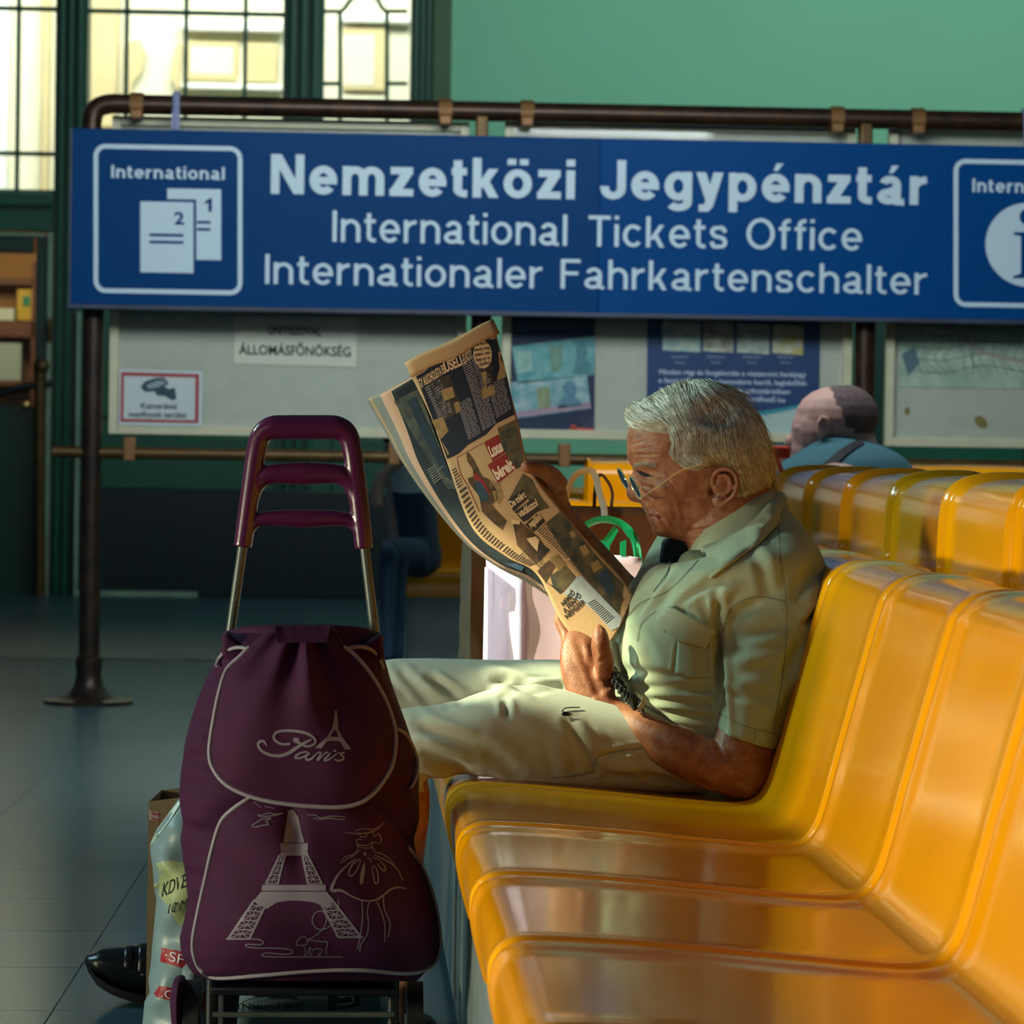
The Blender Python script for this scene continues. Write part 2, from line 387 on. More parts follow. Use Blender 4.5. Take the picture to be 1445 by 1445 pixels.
# ------------------------------------------------------------------ palette
glassmat('pane_glass', '#fbfdfb', .0); glassmat('spectacle_lens', '#f0f6f4', .02, .02)
m_mint = mat('mint_plaster', '#7fc6a4', .75, var=.06, vscale=1.2)
m_olive = mat('pilaster_shadow_olive', '#4c6a4e', .7, var=.2)
m_dgreen = mat('dark_green_paint', '#0c5a44', .42, var=.25, vscale=3, bump=.1, bscale=40)
m_dgreen2 = mat('green_door_paint', '#0c3a30', .4, var=.2, vscale=3)
m_trim = mat('worn_trim_edge', '#8fae98', .5, var=.3)
m_cream = mat('cream_render', '#efeccf', .85, var=.1, vscale=.9)
m_ochre = mat('ochre_render', '#dccb98', .85, var=.15, vscale=1.5)
m_white = mat('white_render', '#f6faf0', .85)
m_tile = mat('floor_marble', '#41626d', .22, var=.12, vscale=1.2, mapv=(.8, 1.6, 1), objrand=.09, spec=.5)
m_floor = mat('floor_screed', '#33505a', .24, var=.35, vscale=1.1, mapv=(.5, 2.2, 1), rvar=.12)
m_rust = mat('brown_pipe_paint', '#4a3320', .38, metal=.5, var=.5, vscale=14, col2='#2c2018')
m_brass = mat('old_brass', '#5f4822', .45, metal=.5, var=.4, vscale=20)
m_iron = mat('dark_iron', '#1c2326', .45, metal=.5, var=.3)
m_blue = mat('sign_blue', '#004078', .45, var=.06, vscale=2, spec=.06)
m_blue2 = mat('sign_blue_second_panel', '#004686', .45, var=.06, vscale=2, spec=.06)
m_letter = mat('sign_white', '#c2dcea', .5)
m_strap = mat('lilac_strap', '#8b93b8', .5)
m_frame = mat('board_frame_cream', '#cfd0b0', .5, var=.15)
m_pin = mat('board_felt', '#c2c4bb', .9, var=.08, vscale=20)
m_paperw = mat('notice_paper', '#c9d6d6', .8, var=.04)
m_ink = mat('black_print', '#16242a', .8)
m_red = mat('red_print', '#a3303c', .7)
m_navy = mat('navy_poster', '#0b2350', .5, var=.15, vscale=6)
m_navy2 = mat('blue_poster', '#0d3a74', .5, var=.15, vscale=6)

WY = 20.0
X = lambda px, Y=WY, py=400: P(px, py, Y).x
Z = lambda py, Y=WY, px=300: P(px, py, Y).z
# ------------------------------------------------------------------ floor and its tiles
mb = MB(); mb.box((-9, 1.0, -.16), (9, 14.1, -.008)); mb.box((-9, 14.1, -.16), (9, 24, 0))
floor = struct('floor', mb, m_floor)
tb = MB(); tb.box((-.2094, -.2194, -.016), (.2094, .2194, 0), bev=.0008)
tile0 = None; rt = math.tan(math.radians(1.02))
for i in range(-14, 10):
    for j in range(-1, 25):
        y = 3.59+.44*(j+.5); x = -.554+.42*(i+.5)+y*rt
        px, py = project([(x, y, 0)])[0]
        if px < -330 or px > (760 if j < 9 else 860) or py > 1760 or y > 14: continue
        if tile0 is None: o = tile0 = link('tile', tb, m_tile)
        else: o = tile0.copy(); COL.objects.link(o)
        o.location = (x, y, 0); o.rotation_euler = (0, 0, -math.radians(1.02)); o.parent = floor
# ------------------------------------------------------------------ back wall and woodwork
mb = MB(); mb.box((X(632), WY, Z(690)), (9, WY+.25, 6.2)); struct('wall_back', mb, m_mint)
mb = MB(); mb.box((X(632), WY-.04, 0), (9, WY+.25, Z(690))); struct('trim_1', mb, m_dgreen)
mb = MB(); mb.box((X(607), WY-.06, 0), (X(632), WY+.25, 6.2)); struct('trim_2', mb, m_olive)  # olive strip, the pilaster shadow put into its colour
mb = MB(); mb.box((9, 6, 0), (9.2, WY+.25, 6.2)); struct('wall_right', mb, m_mint)
WT = P(300, -70, WY).z
def wpost(px0, px1, name, m=m_dgreen):
    mb = MB(); a, b = X(px0), X(px1); mb.box((a, WY, 0), (b, WY+.25, 6.2))
    d = (b-a)
    for q in (.16, .42, .70): mb.box((a+d*q, WY-.05, 0), (a+d*(q+.14), WY+.01, 6.2), bev=.01)
    return struct(name, mb, m)
wpost(74, 120, 'trim_3'); wpost(395, 453, 'trim_4'); wpost(575, 607, 'trim_5')
zt = Z(272)
mb = MB(); mb.box((X(120), WY+.02, 0), (X(395), WY+.22, zt)); mb.box((X(453), WY+.02, 0), (X(575), WY+.22, zt))
for a, b in ((120, 395), (453, 575)):
    mb.box((X(a), WY-.05, zt-.08), (X(b), WY+.1, zt), bev=.01)
    mb.box((X(a+18), WY-.0, .12), (X(b-18), WY+.03, .95), bev=.01)
    mb.box((X(a+18), WY-.0, 1.05), (X(b-18), WY+.03, zt-.2), bev=.01)
struct('wall_lower_panelling', mb, m_dgreen)
mb = MB(); mb.box((X(120), WY-.07, 0), (X(632), WY-.03, Z(690)), bev=.01); struct('baseboard_back', mb, mat('blackened_green', '#0a2026', .4, var=.2))
mb = MB(); mb.box((X(-120), WY, Z(330)), (X(74), WY+.22, zt)); mb.box((X(-120), WY-.05, zt-.1), (X(74), WY, zt-.02), bev=.01); struct('trim_6', mb, m_dgreen)
mb = MB(); mb.box((X(-400), WY, 0), (X(-120), WY+.22, 6.2)); struct('wall_left_end', mb, m_dgreen)
for a, b in ((-120, 74), (120, 395), (453, 575)):
    pass
mb = MB(); mb.box((X(-120), WY, WT), (X(632), WY+.25, 6.2)); struct('trim_7', mb, m_dgreen)
# windows: panes and glazing bars
def window(name, x0, x1, y1, xs, rows, extra=None):
    e = thing(name, None, None, (X((x0+x1)/2), WY, Z(y1))); e['kind'] = 'structure'
    y0 = -70; cols = [x0]+xs+[x1]
    for ri in range(len(rows)-1):
        for ci in range(len(cols)-1):
            mb = MB(); mb.box((X(cols[ci]), WY+.10, Z(rows[ri+1])), (X(cols[ci+1]), WY+.106, Z(rows[ri]))); link('pane', mb, MATS['pane_glass'], e, smooth=False)
    r = .0125
    for x in xs:
        mb = MB(); mb.box((X(x)-r, WY+.07, Z(y1)), (X(x)+r, WY+.12, WT), bev=.004); link('glazing_bar', mb, m_dgreen, e)
    for y in rows[1:-1]:
        mb = MB(); mb.box((X(x0), WY+.07, Z(y)-r), (X(x1), WY+.12, Z(y)+r), bev=.004); link('glazing_bar', mb, m_dgreen, e)
    return e
window('window_1', -120, 74, 272, [-76, -28, 20], [-70, 15, 220, 272])
window('window_2', 120, 395, 272, [173, 257, 341], [-70, 16, 225, 272])
e = thing('window_3', None, None, (X(515), WY, zt)); e['kind'] = 'structure'
for a, b, c, d in ((453, -70, 482, 16), (482, -70, 543, 16), (543, -70, 575, 16), (453, 16, 480, 118), (480, 16, 545, 272), (545, 16, 575, 118), (453, 118, 480, 272), (545, 118, 575, 272)):
    mb = MB(); mb.box((X(a), WY+.10, Z(d)), (X(c), WY+.106, Z(b))); link('pane', mb, MATS['pane_glass'], e, smooth=False)
S = Flat(WY+.09)
for pth in ([(480, 16), (480, 272)], [(546, 16), (546, 272)], [(453, 16), (482, 16)], [(542, 16), (575, 16)], [(453, 118), (480, 118)], [(546, 118), (575, 118)],
            catmull([(478, 18), (486, 12), (494, 1), (504, -8), (514, -11), (524, -8), (533, 0), (540, 12), (548, 17)], 5)):
    mb = MB(); mb.tube([S(*p) for p in pth], .0125, 8); link('glazing_bar', mb, m_dgreen, e)
# street front outside, lit by daylight
fb = thing('building', 'sunlit cream plastered building outside behind the green windows', 'building', (X(250, 26), 26, 0))
mb = MB(); mb.box((-8, 26, 0), (2.5, 26.4, 9)); link('wall', mb, m_cream, fb)
F26 = lambda a, b, c, d, dep=.08, m=m_ochre, nm='moulding': link(nm, pbox(MB(), a, b, c, d, 26-dep, dep, bev=.02), m, fb)
F26(125, -40, 166, 180, .12, m_ochre, 'pilaster'); F26(-5, -60, 12, 280, .1, m_white, 'pilaster'); F26(58, -60, 70, 280, .1, m_ochre, 'pilaster')
F26(262, 58, 336, 112, .05); F26(268, 66, 330, 106, .06, m_cream); F26(345, 60, 392, 115, .05); F26(484, 38, 545, 128, .05); F26(484, 48, 530, 122, .06, m_cream)
F26(480, 20, 580, 32, .12, m_white, 'cornice'); F26(255, 28, 400, 44, .14, m_white, 'cornice'); F26(255, 118, 400, 126, .1, m_white, 'cornice')
mb = MB(); mb.prism([P(x, y, 25.94) for x, y in ((178, 60), (196, 56), (205, 75), (200, 100), (186, 120), (184, 140), (176, 140))], (0, .06, 0)); link('ornament', mb, m_ochre, fb)
mb = MB(); mb.prism([P(x, y, 25.9) for x, y in ((250, 60), (244, 84), (240, 110), (252, 128), (256, 60))], (0, .1, 0)); link('ornament', mb, m_ochre, fb)
# left door
d = thing('door_1', None, None, (X(10), WY, 0)); d['kind'] = 'structure'
D_ = lambda nm, a, b, c, e_, y=WY, dep=.1, m=m_dgreen2, bev=.008: link(nm, pbox(MB(), a, b, c, e_, y, dep, bev=bev), m, d)
D_('stile', 48, 333, 64, 848); D_('top_rail', -60, 333, 48, 356); D_('lower_panel', -60, 572, 48, 848); D_('stile', -76, 333, -60, 848)
D_('edge_trim', 64, 328, 71, 848, WY-.02, .03, m_trim); D_('edge_trim', -76, 328, 64, 333, WY-.02, .03, m_trim); D_('edge_trim', -76, 846, 71, 850, WY-.02, .03, m_trim)
D_('glass_pane', -60, 356, 48, 572, WY+.05, .006, MATS['pane_glass'], 0)
mb = MB(); mb.tube([P(56, 518, WY-.08), P(56, 850, WY-.08)], .035, 12); link('push_bar', mb, m_brass, d)
mb = MB(); mb.tube([P(-20, 560, WY-.1), P(30, 546, WY-.1), P(72, 541, WY-.05)], .022, 10); link('handle', mb, m_iron, d)
mb = MB(); mb.ellipsoid(P(58, 517, WY-.08), .05, .05, .05); link('knob', mb, m_brass, d)
mb = MB(); mb.ellipsoid(P(70, 466, WY-.06), .015, .02, .08); link('lamp_glint', mb, m_brass, d)  # brass bead added in place of a glinting lamp reflection
mb = MB(); mb.ellipsoid(P(37, 571, WY-.05), .026, .03, .026); link('lock', mb, mat('polished_brass', '#ffd890', .25, metal=.8), d)
mb = MB(); mb.box((X(111), WY-.08, 0), (X(116), WY-.04, Z(445))); mb.box((X(116), WY-.08, 0), (X(285), WY-.05, .03)); struct('trim_8', mb, m_trim)
# little office seen through that door
mb = MB(); mb.box((-4.2, 22.6, 0), (-1.55, 22.8, 2.3)); mb.box((-1.75, 20.25, 0), (-1.55, 22.6, 2.3)); mb.box((-4.2, 20.25, 2.25), (-1.55, 22.6, 2.3)); struct('wall_office', mb, mat('office_wall', '#b98f5c', .8, var=.2, vscale=1))
sh = thing('shelf_unit', 'brown wooden shelf behind the glazed green door', 'shelf', (X(15, 22.3), 22.3, 0))
for a, b, c, e_ in ((-60, 392, 50, 402), (-60, 452, 50, 476), (-60, 538, 50, 545)): link('shelf', pbox(MB(), a, b, c, e_, 22.25, .3, bev=.01), mat('brown_wood', '#6b4630', .6, var=.3), sh)
for a in (-58, 44): link('side_panel', pbox(MB(), a, 370, a+5, 600, 22.25, .3), mat('brown_wood', ''), sh)
for a, b, c, e_, nm, m, lb, ct in ((-10, 435, 20, 452, 'paper_stack', mat('pale_paper', '#cfe6dc', .8), 'pale paper stack on the shelf behind the door glass', 'paper'), (24, 408, 48, 452, 'folder', mat('yellow_card', '#cdb445', .7), 'yellow folder with green dot standing on the shelf behind the door', 'folder'),
                         (-14, 484, 30, 537, 'cardboard_sheet', mat('pale_blue_card', '#a8c4c2', .8), 'pale blue sheet standing on the lowest shelf behind the door', 'sheet')):
    o = link(nm, pbox(MB(), a, b, c, e_, 22.3, .14, bev=.005), m); tag(o, lb, ct)
    if nm == 'folder': link('dot', pbox(MB(), 32, 418, 42, 432, 22.29, .01), mat('green_dot', '#2f8f6c', .7), o)
# dark door in the mint wall on the right
d2 = thing('door_2', None, None, (X(1340), WY, 0)); d2['kind'] = 'structure'
xa, xb = X(1196), X(1500)
mb = MB(); mb.box((xa, WY-.12, 0), (xb, WY-.02, 2.45), bev=.01); link('leaf', mb, m_dgreen2, d2)
for u in (xa, xb-.12):
    mb = MB(); mb.box((u, WY-.17, 0), (u+.12, WY-.01, 2.5), bev=.01); link('jamb', mb, m_dgreen, d2)
mb = MB(); mb.box((xa+.25, WY-.14, .3), (xb-.25, WY-.11, 1.1), bev=.01); link('panel', mb, m_dgreen, d2)
mb = MB(); mb.box((xa+.25, WY-.14, 1.25), (xb-.25, WY-.11, 2.3), bev=.01); link('panel', mb, m_dgreen, d2)

# ------------------------------------------------------------------ pipe railing that carries sign and boards
RY = 11.68; pz = lambda py, px=700: P(px, py, RY).z; pxw = lambda px: P(px, 400, RY).x
rail = thing('pipe_railing', 'brown pipe railing frame carrying the blue sign and notice boards', 'railing', (pxw(132), RY, 0))
rr = .0345; zr = P(700, 157.5, RY).z; xl = P(130, 155, RY).x
def bow(pts, r, n=16): return MB().tube(catmull(pts, 5), r, n)
mb = bow([(xl, RY, zr-.12), (xl, RY, zr-.06), (xl+.015, RY, zr-.018), (xl+.06, RY, zr), (xl+.14, RY, zr), (xl+.3, RY, zr)], rr); mb.tube([(xl+.3, RY, zr), (3.9, RY, zr)], rr, 16); link('top_rail', mb, m_rust, rail)
zl = P(500, 644, RY).z
mb = MB(); mb.tube([(xl-.12, RY, zl), (3.9, RY, zl)], .021, 14); link('lower_rail', mb, m_brass, rail)
for i, px in enumerate((132, 680, 1222, 1764)):
    xx = pxw(px); mb = MB(); r = .036
    prof = [(r, zr-.10), (r, .165), (r*1.25, .16), (r*1.3, .13), (r*1.15, .10), (r*1.45, .06), (r*2.1, .03), (r*3.4, .016), (r*4.3, .012), (r*4.3, 0)]
    mb.rings([[(xx+q*math.cos(2*math.pi*k/24), RY+q*math.sin(2*math.pi*k/24), z) for k in range(24)] for q, z in prof]); link('post', mb, m_rust if i else mat('post_paint', '#3b2a1c', .42, metal=.35, var=.5, vscale=12, col2='#19191a'), rail)
for px in (190, 625, 740, 1177, 1291):
    mb = MB(); x = pxw(px); mb.tube([(x-.023, RY, zr), (x+.023, RY, zr)], rr+.007, 14); mb.box((x-.02, RY-.042, zr-.05), (x+.02, RY+.05, zr-.02), bev=.004); link('collar', mb, mat('tan_collar', '#8a6236', .5, metal=.3, var=.3), rail)
for px in (186, 560, 800, 1100):
    mb = MB(); x = pxw(px); mb.box((x-.02, RY-.026, zl-.026), (x+.02, RY+.05, zl+.055), bev=.004); link('clamp', mb, mat('tan_collar', ''), rail)
for px in (246, 1443):
    mb = MB(); x = pxw(px); mb.tube([(x, RY-.045, zr-.09), (x, RY-.043, zr-.03), (x, RY-.02, zr+.037), (x, RY+.02, zr+.037)], .014, 8); mb.box((x-.014, RY-.055, zr-.14), (x+.014, RY-.042, zr-.03)); link('sign_strap', mb, m_strap, rail)
for px in (676, 1216):
    mb = MB(); x = pxw(px); mb.box((x-.02, RY-.06, zr-.15), (x+.022, RY+.03, zr-.02), bev=.006); link('bracket', mb, m_brass, rail)

# ------------------------------------------------------------------ blue sign
SY = 11.57
sg = thing('hanging_sign', 'long blue station sign with white lettering hung on the brown pipe railing', 'sign', (P(700, 430, SY).x, SY, P(700, 440, SY).z))
zT = (P(103, 182, SY).z+P(1445, 205, SY).z)/2; zB = (P(98, 431, SY).z+P(1445, 454, SY).z)/2
xA, xM, xB = P(101, 300, SY).x, P(846, 300, SY).x, P(1592, 300, SY).x
mb = MB(); mb.box((xA, SY, zB), (xM, SY+.045, zT), bev=.003); link('panel', mb, m_blue, sg)
mb = MB(); mb.box((xM, SY, zB), (xB, SY+.045, zT), bev=.003); link('panel', mb, m_blue2, sg)
mb = MB(); mb.box((xA-.012, SY-.004, zB-.01), (xB, SY+.05, zB+.006), bev=.003); mb.box((xA-.008, SY+.004, zB), (xA+.003, SY+.05, zT)); link('edge_strip', mb, mat('sign_edge', '#37435c', .5, var=.4), sg)
S = Flat(SY-.0015)
# work in sign coordinates: level in the world (constant z), read off near x=722
def SS(px, py):     # px,py as if the picture had no roll, anchored on x=246
    a = P(px, py, SY-.0015); b = P(246, py, SY-.0015); return Vector((a.x, SY-.0015, b.z))
def st(s, x0, x1, yc0, ycap, ref, bold):       # baseline / cap line given as pixels at column ref
    zb = P(ref, yc0, SY).z; zc = P(ref, ycap, SY).z; v, f = strokegeo(s, bold); a = min(p[0] for p in v); b = max(p[0] for p in v); b0, b1 = 0, 1
    xa, xb = P(x0, yc0, SY).x, P(x1, yc0, SY).x
    return [((p[0]-a)/(b-a)*(xb-xa)+xa, SY-.0016-p[2], zb+(p[1]-b0)/(b1-b0)*(zc-zb)) for p in v], f
for grp in ([('Nemzetközi', 382, 811, 273.5, 217.5, 390, .182), ('Jegypénztár', 847, 1308, 281, 225.5, 850, .182)],
            [('International', 469, 800, 341, 297, 472, .122), ('Tickets', 830, 1026, 347.5, 304, 832, .122), ('Office', 1053, 1216, 351, 308, 1053, .122)],
            [('Internationaler', 374, 765, 400.5, 358.5, 376, .122), ('Fahrkartenschalter', 791, 1308, 407, 365.5, 793, .122)]):
    for g in grp: link('lettering', MB().add(*st(*g)), m_letter, sg, smooth=False)
def rring(mb, x0, y0, x1, y1, r, wd, Sf):
    a = rrect(x0, y0, x1, y1, r); b = rrect(x0+wd, y0+wd, x1-wd, y1-wd, r-wd); n = len(a)
    return mb.add([Sf(*p) for p in a]+[Sf(*p) for p in b], [(i, (i+1) % n, n+(i+1) % n, n+i) for i in range(n)])
mb = MB(); rring(mb, 132, 205, 342, 415, 17, 6.5, SS); link('symbol_border', mb, m_letter, sg, smooth=False)
mb = MB(); mb.add(*st('International', 157, 317, 251, 233, 157, .17)); link('lettering', mb, m_letter, sg, smooth=False)
mb = MB(); fill(mb, [(236, 266), (312, 266), (312, 366), (277, 366), (277, 281), (236, 281)], SS); link('ticket_symbol', mb, m_letter, sg, smooth=False)
mb = MB(); fill(mb, [(198, 285), (273, 285), (273, 385), (198, 385)], SS); link('ticket_symbol', mb, m_letter, sg, smooth=False)
S2 = lambda a, b: SS(a, b)+Vector((0, -.0008, 0))
mb = MB()
for r_ in ((211, 330, 259, 334), (211, 340, 259, 344), (278, 311, 297, 315), (278, 321, 297, 325)): link('ticket_line', fill(MB(), [(r_[0], r_[1]), (r_[2], r_[1]), (r_[2], r_[3]), (r_[0], r_[3])], S2), m_blue, sg, smooth=False)
link('ticket_number', ptext(MB(), '2', (246, 317), (260, 317), (0, -18), S2, .03), m_blue, sg, smooth=False); link('ticket_number', fill(MB(), [(294, 298), (299, 298), (299, 279), (295.5, 279), (289, 284), (289, 287.5), (294, 285)], S2), m_blue, sg, smooth=False)
dz = -19.0
SR = lambda a, b: SS(a, b+dz)
mb = MB(); rring(mb, 1346, 222, 1556, 433, 17, 6.5, SR); link('symbol_border', mb, m_letter, sg, smooth=False)
mb = MB(); mb.add(*st('International', 1372, 1532, 271, 252, 1372, .17)); link('lettering', mb, m_letter, sg, smooth=False)
mb = MB(); fill(mb, [(1451+60*math.cos(a*math.pi/30), 343+60*math.sin(a*math.pi/30)) for a in range(60)], SR); link('information_disc', mb, m_letter, sg, smooth=False)
SR2 = lambda a, b: SR(a, b)+Vector((0, -.0008, 0))
mb = MB(); fill(mb, [(1451+12*math.cos(a*math.pi/12), 303+12*math.sin(a*math.pi/12)) for a in range(24)], SR2)
fill(mb, [(1431, 325), (1462, 325), (1462, 384), (1472, 388), (1472, 391), (1430, 391), (1430, 388), (1441, 384), (1441, 331), (1431, 329)], SR2); link('information_letter', mb, m_blue, sg, smooth=False)

# ------------------------------------------------------------------ notice boards behind the railing
BY = 11.76
def board(label, x0, x1, y0, y1, fw=13, glass=True):
    xm = (x0+x1)/2; t = thing('notice_board', label, 'notice board', (P(xm, y1, BY).x, BY, P(xm, y1, BY).z), 'notice boards on the railing' if 0 else None)
    link('backing', pbox(MB(), x0+4, y0+4, x1-4, y1-4, BY+.02, .02), m_pin, t)
    for a, b, c, d_ in ((x0, y0, x0+fw, y1), (x1-fw, y0, x1, y1), (x0+fw, y0, x1-fw, y0+fw), (x0+fw, y1-fw, x1-fw, y1)):
        xa, xb = P(a, y1, BY).x, P(c, y1, BY).x; za, zb = P(xm, b, BY).z, P(xm, d_, BY).z
        mb = MB(); mb.box((xa, BY-.012, zb), (xb, BY+.03, za), bev=.003); link('frame_rail', mb, m_frame, t)
    if glass: link('glass', pbox(MB(), x0+fw, y0+fw, x1-fw, y1-fw, BY+.004, .003), MATS['pane_glass'], t, smooth=False)
    return t
b1 = board('cream framed notice board with the red bordered camera notice', 153, 656, 168, 616)
b2 = board('cream framed notice board with two navy banknote posters', 706, 1200, 172, 622)
b3 = board('cream framed map case at the right end of the railing', 1247, 1700, 176, 633)
def sheet(name, poly, Y, m, label, cat, parent=None):
    mb = MB(); mb.prism([P(a, b, Y) for a, b in poly], (0, .0015, 0)); o = link(name, mb, m, parent, smooth=False)
    if label: tag(o, label, cat)
    return o
BF = BY+.016
cs = sheet('camera_notice', [(168, 521), (286, 524), (285, 602), (167, 600)], BY-.016, m_paperw, 'small white camera warning notice with red border on the left board', 'notice')
S = Flat(BY-.0175); mb = MB()
o1 = [(171, 525), (281, 528), (280, 597), (170, 595)]; i1 = [(175, 530), (276, 532.5), (275, 593), (174, 591)]
mb.add([S(*p) for p in o1+i1], [(i, (i+1) % 4, 4+(i+1) % 4, 4+i) for i in range(4)]); link('red_border', mb, m_red, cs, smooth=False)
mb = MB(); fill(mb, [(199, 545), (205, 538), (220, 533), (232, 533), (238, 541), (232, 546), (239, 549), (247, 547), (249, 563), (243, 565), (233, 559), (222, 558), (218, 552), (206, 553), (200, 549)], S)
link('camera_pictogram', mb, mat('pictogram_grey', '#2d4a55', .7), cs, smooth=False)
mb = MB(); fill(mb, [(206, 544), (221, 537), (231, 537), (234, 541), (224, 546), (210, 549)], Flat(BY-.0183)); link('camera_body_highlight', mb, mat('pictogram_light', '#8aa0a6', .7), cs, smooth=False)
mb = MB(); ptext(mb, 'Kamerával', (199, 576.5), (249, 577.5), (0, -8.5), S, .015); link('lettering', mb, m_ink, cs, smooth=False); mb = MB(); ptext(mb, 'megfigyelt terület', (182, 588.5), (263, 590), (0, -8.5), S, .015); link('lettering', mb, m_ink, cs, smooth=False)
ns = sheet('office_notice', [(331, 445), (504, 447), (503, 518), (330, 513)], BF, mat('warm_paper', '#dcdbd0', .8), 'pale strip notice with black capitals beneath the blue sign', 'notice')
S = Flat(BF-.0014); mb = MB(); ptext(mb, 'ÁLLOMÁSFŐNÖKSÉG', (337, 500), (495, 503.5), (0, -14), S, .018); link('lettering', mb, m_ink, ns, smooth=False); mb = MB(); ptext(mb, 'UNITISZOVAL', (379, 472), (453, 474), (0, -12), S, .02); link('lettering', mb, m_ink, ns, smooth=False)
# left poster with two banknotes
p1 = sheet('banknote_poster', [(717, 400), (840, 402), (839, 612), (716, 609)], BF, m_navy, 'navy poster with two blue banknotes just right of the newspaper', 'poster')
S = Flat(BF-.0014)
for nm, poly, col in (('banknote', [(722, 489), (840, 474), (838, 529), (731, 541)], '#86b7bc'), ('banknote', [(716, 540), (828, 530), (834, 576), (716, 592)], '#b3c6d0')):
    mb = MB(); fill(mb, poly, S); link(nm, mb, mat('note_'+col[1:], col, .6, var=.35, vscale=25, col2='#4f9aa6'), p1, smooth=False)
S = Flat(BF-.002)
def oval(cx, cy, rx, ry, n=20, a0=0): return [(cx+rx*math.cos(2*math.pi*k/n), cy+ry*math.sin(2*math.pi*k/n)) for k in range(n)]
for poly, col, nm in (([(808, 528), (811, 512), (814, 506), (812, 492), (818, 484), (826, 486), (830, 496), (827, 507), (834, 514), (837, 528)], '#5c94a4', 'portrait'), ([(775, 490), (792, 487), (794, 518), (790, 524), (778, 525)], '#7fa898', 'emblem'), ([(728, 496), (750, 494), (752, 524), (731, 527)], '#a5cbc8', 'watermark'),
                  ([(786, 576), (790, 564), (796, 558), (793, 546), (800, 538), (810, 539), (815, 549), (811, 559), (819, 566), (822, 573)], '#6a9ab4', 'portrait'), ([(757, 548), (775, 545), (778, 574), (760, 578)], '#9fac88', 'emblem'), ([(716, 583), (832, 567), (834, 575), (716, 591)], '#c0a0b8', 'note_edge')):
    mb = MB(); fill(mb, poly, S); link(nm, mb, mat('ink_'+col[1:], col, .6, var=.35, vscale=40), p1, smooth=False)
mb = MB(); ptext(mb, 'A FORINT', (757, 467), (815, 464), (0, -8), S, .02); link('emblem', fill(MB(), oval(740, 461, 9, 9), S), mat('dim_blue_print', '#2b4672', .6), p1, smooth=False); link('lettering', mb, mat('dim_blue_print', '#2b4672', .6), p1, smooth=False)
mb = MB(); fill(mb, [(805, 603), (838, 605), (838, 610), (810, 608)], S); fill(mb, oval(809, 604, 4.5, 4.5), S); link('red_mark', mb, mat('bright_red', '#e0463c', .6), p1, smooth=False)
# right poster
p2 = sheet('information_poster', [(914, 400), (1158, 404), (1156, 600), (1155, 628), (912, 622)], BF, m_navy2, 'blue poster with four small banknote pictures above the old man', 'poster')
S = Flat(BF-.0014)
for a, b, c, d_, col in ((935, 452, 989, 497, '#9fc0c6'), (992, 453, 1036, 498, '#8a8078'), (1040, 456, 1086, 500, '#9aa6a8'), (1090, 458, 1134, 501, '#bfae4a')):
    mb = MB(); fill(mb, [(a, b), (c, b+1), (c-1, d_), (a, d_-3)], S); link('banknote_picture', mb, mat('pic_'+col[1:], col, .6, var=.5, vscale=30, col2='#d8dcd0'), p2, smooth=False)
mb = MB()
for a, s_ in ((947, 'ezer'), (998, 'kétezer'), (1048, 'ötezer'), (1096, 'tízezer')):
    ptext(mb, s_, (a, 505), (a+26, 505.5), (0, -4), S, .02); ptext(mb, 'forint', (a+5, 513), (a+20, 513.5), (0, -4), S, .02)
link('small_lettering', mb, mat('dim_white_print', '#8794b4', .6), p2, smooth=False)
mb = MB(); y = 528
for s_, a, b in (('Minden régi és forgalomba a visszavont bankjegy', 930, 1138), ('a fenti időpontban bevonásra kerül, legkésőbb', 929, 1138), ('a Magyar Nemzeti Bank pénztáraiban', 930, 1115), ('ingyenesen cserélhető be', 1000, 1108)):
    ptext(mb, s_, (a, y), (b, y+4.2), (0, -7), S, .035); y += 12
link('lettering', mb, mat('white_print', '#b4c0dc', .6), p2, smooth=False)
mb = MB(); fill(mb, [(912, 590), (980, 592), (1050, 588), (1110, 578), (1157, 566), (1155, 632), (912, 628)], S); link('white_swoosh', mb, mat('poster_white', '#b8ccce', .6, var=.1), p2, smooth=False)
mb = MB(); ribbon(mb, [(912, 590), (980, 592), (1050, 587), (1110, 577), (1157, 565)], [3, 5, 7, 5, 3], Flat(BF-.002)); link('teal_swoosh', mb, mat('poster_teal', '#2d93a8', .6), p2, smooth=False)
# map
p3 = sheet('wall_map', [(1270, 420), (1640, 424), (1640, 552), (1268, 546)], BF, mat('map_paper', '#c1cfc4', .8, var=.25, vscale=14, col2='#9db3a6'), 'faded pale town map in the right board', 'map')
S = Flat(BF-.0014); mb = MB()
for k in range(16):
    x = 1285+k*12; ribbon(mb, [(x, 455+random.random()*8), (x+10, 480+random.random()*10), (x-4+random.random()*20, 505), (x+16, 528)], 1.6, S)
for y in (468, 486, 503, 520): ribbon(mb, [(1275, y), (1330, y+6), (1390, y-4), (1460, y+8)], 1.8, S)
link('streets', mb, mat('map_streets', '#8f9f95', .8), p3, smooth=False)
mb = MB(); ribbon(mb, [(1325, 452), (1350, 470), (1378, 492), (1410, 505), (1460, 512)], 4, Flat(BF-.002)); link('river', mb, mat('map_river', '#b4a0a0', .8), p3, smooth=False)
mb = MB(); fill(mb, [(1272, 500), (1290, 490), (1298, 512), (1282, 530)], Flat(BF-.002)); link('legend', mb, mat('map_dark', '#5d7889', .8), p3, smooth=False)
mb = MB(); [link('stain', fill(MB(), pl_, S), mat('brown_stain', '#8c7c4c', .9), b3, smooth=False) for pl_ in ([(1376, 588), (1384, 586), (1391, 592), (1394, 600), (1389, 604), (1381, 601), (1375, 595)], oval(1280, 580, 4, 5))]
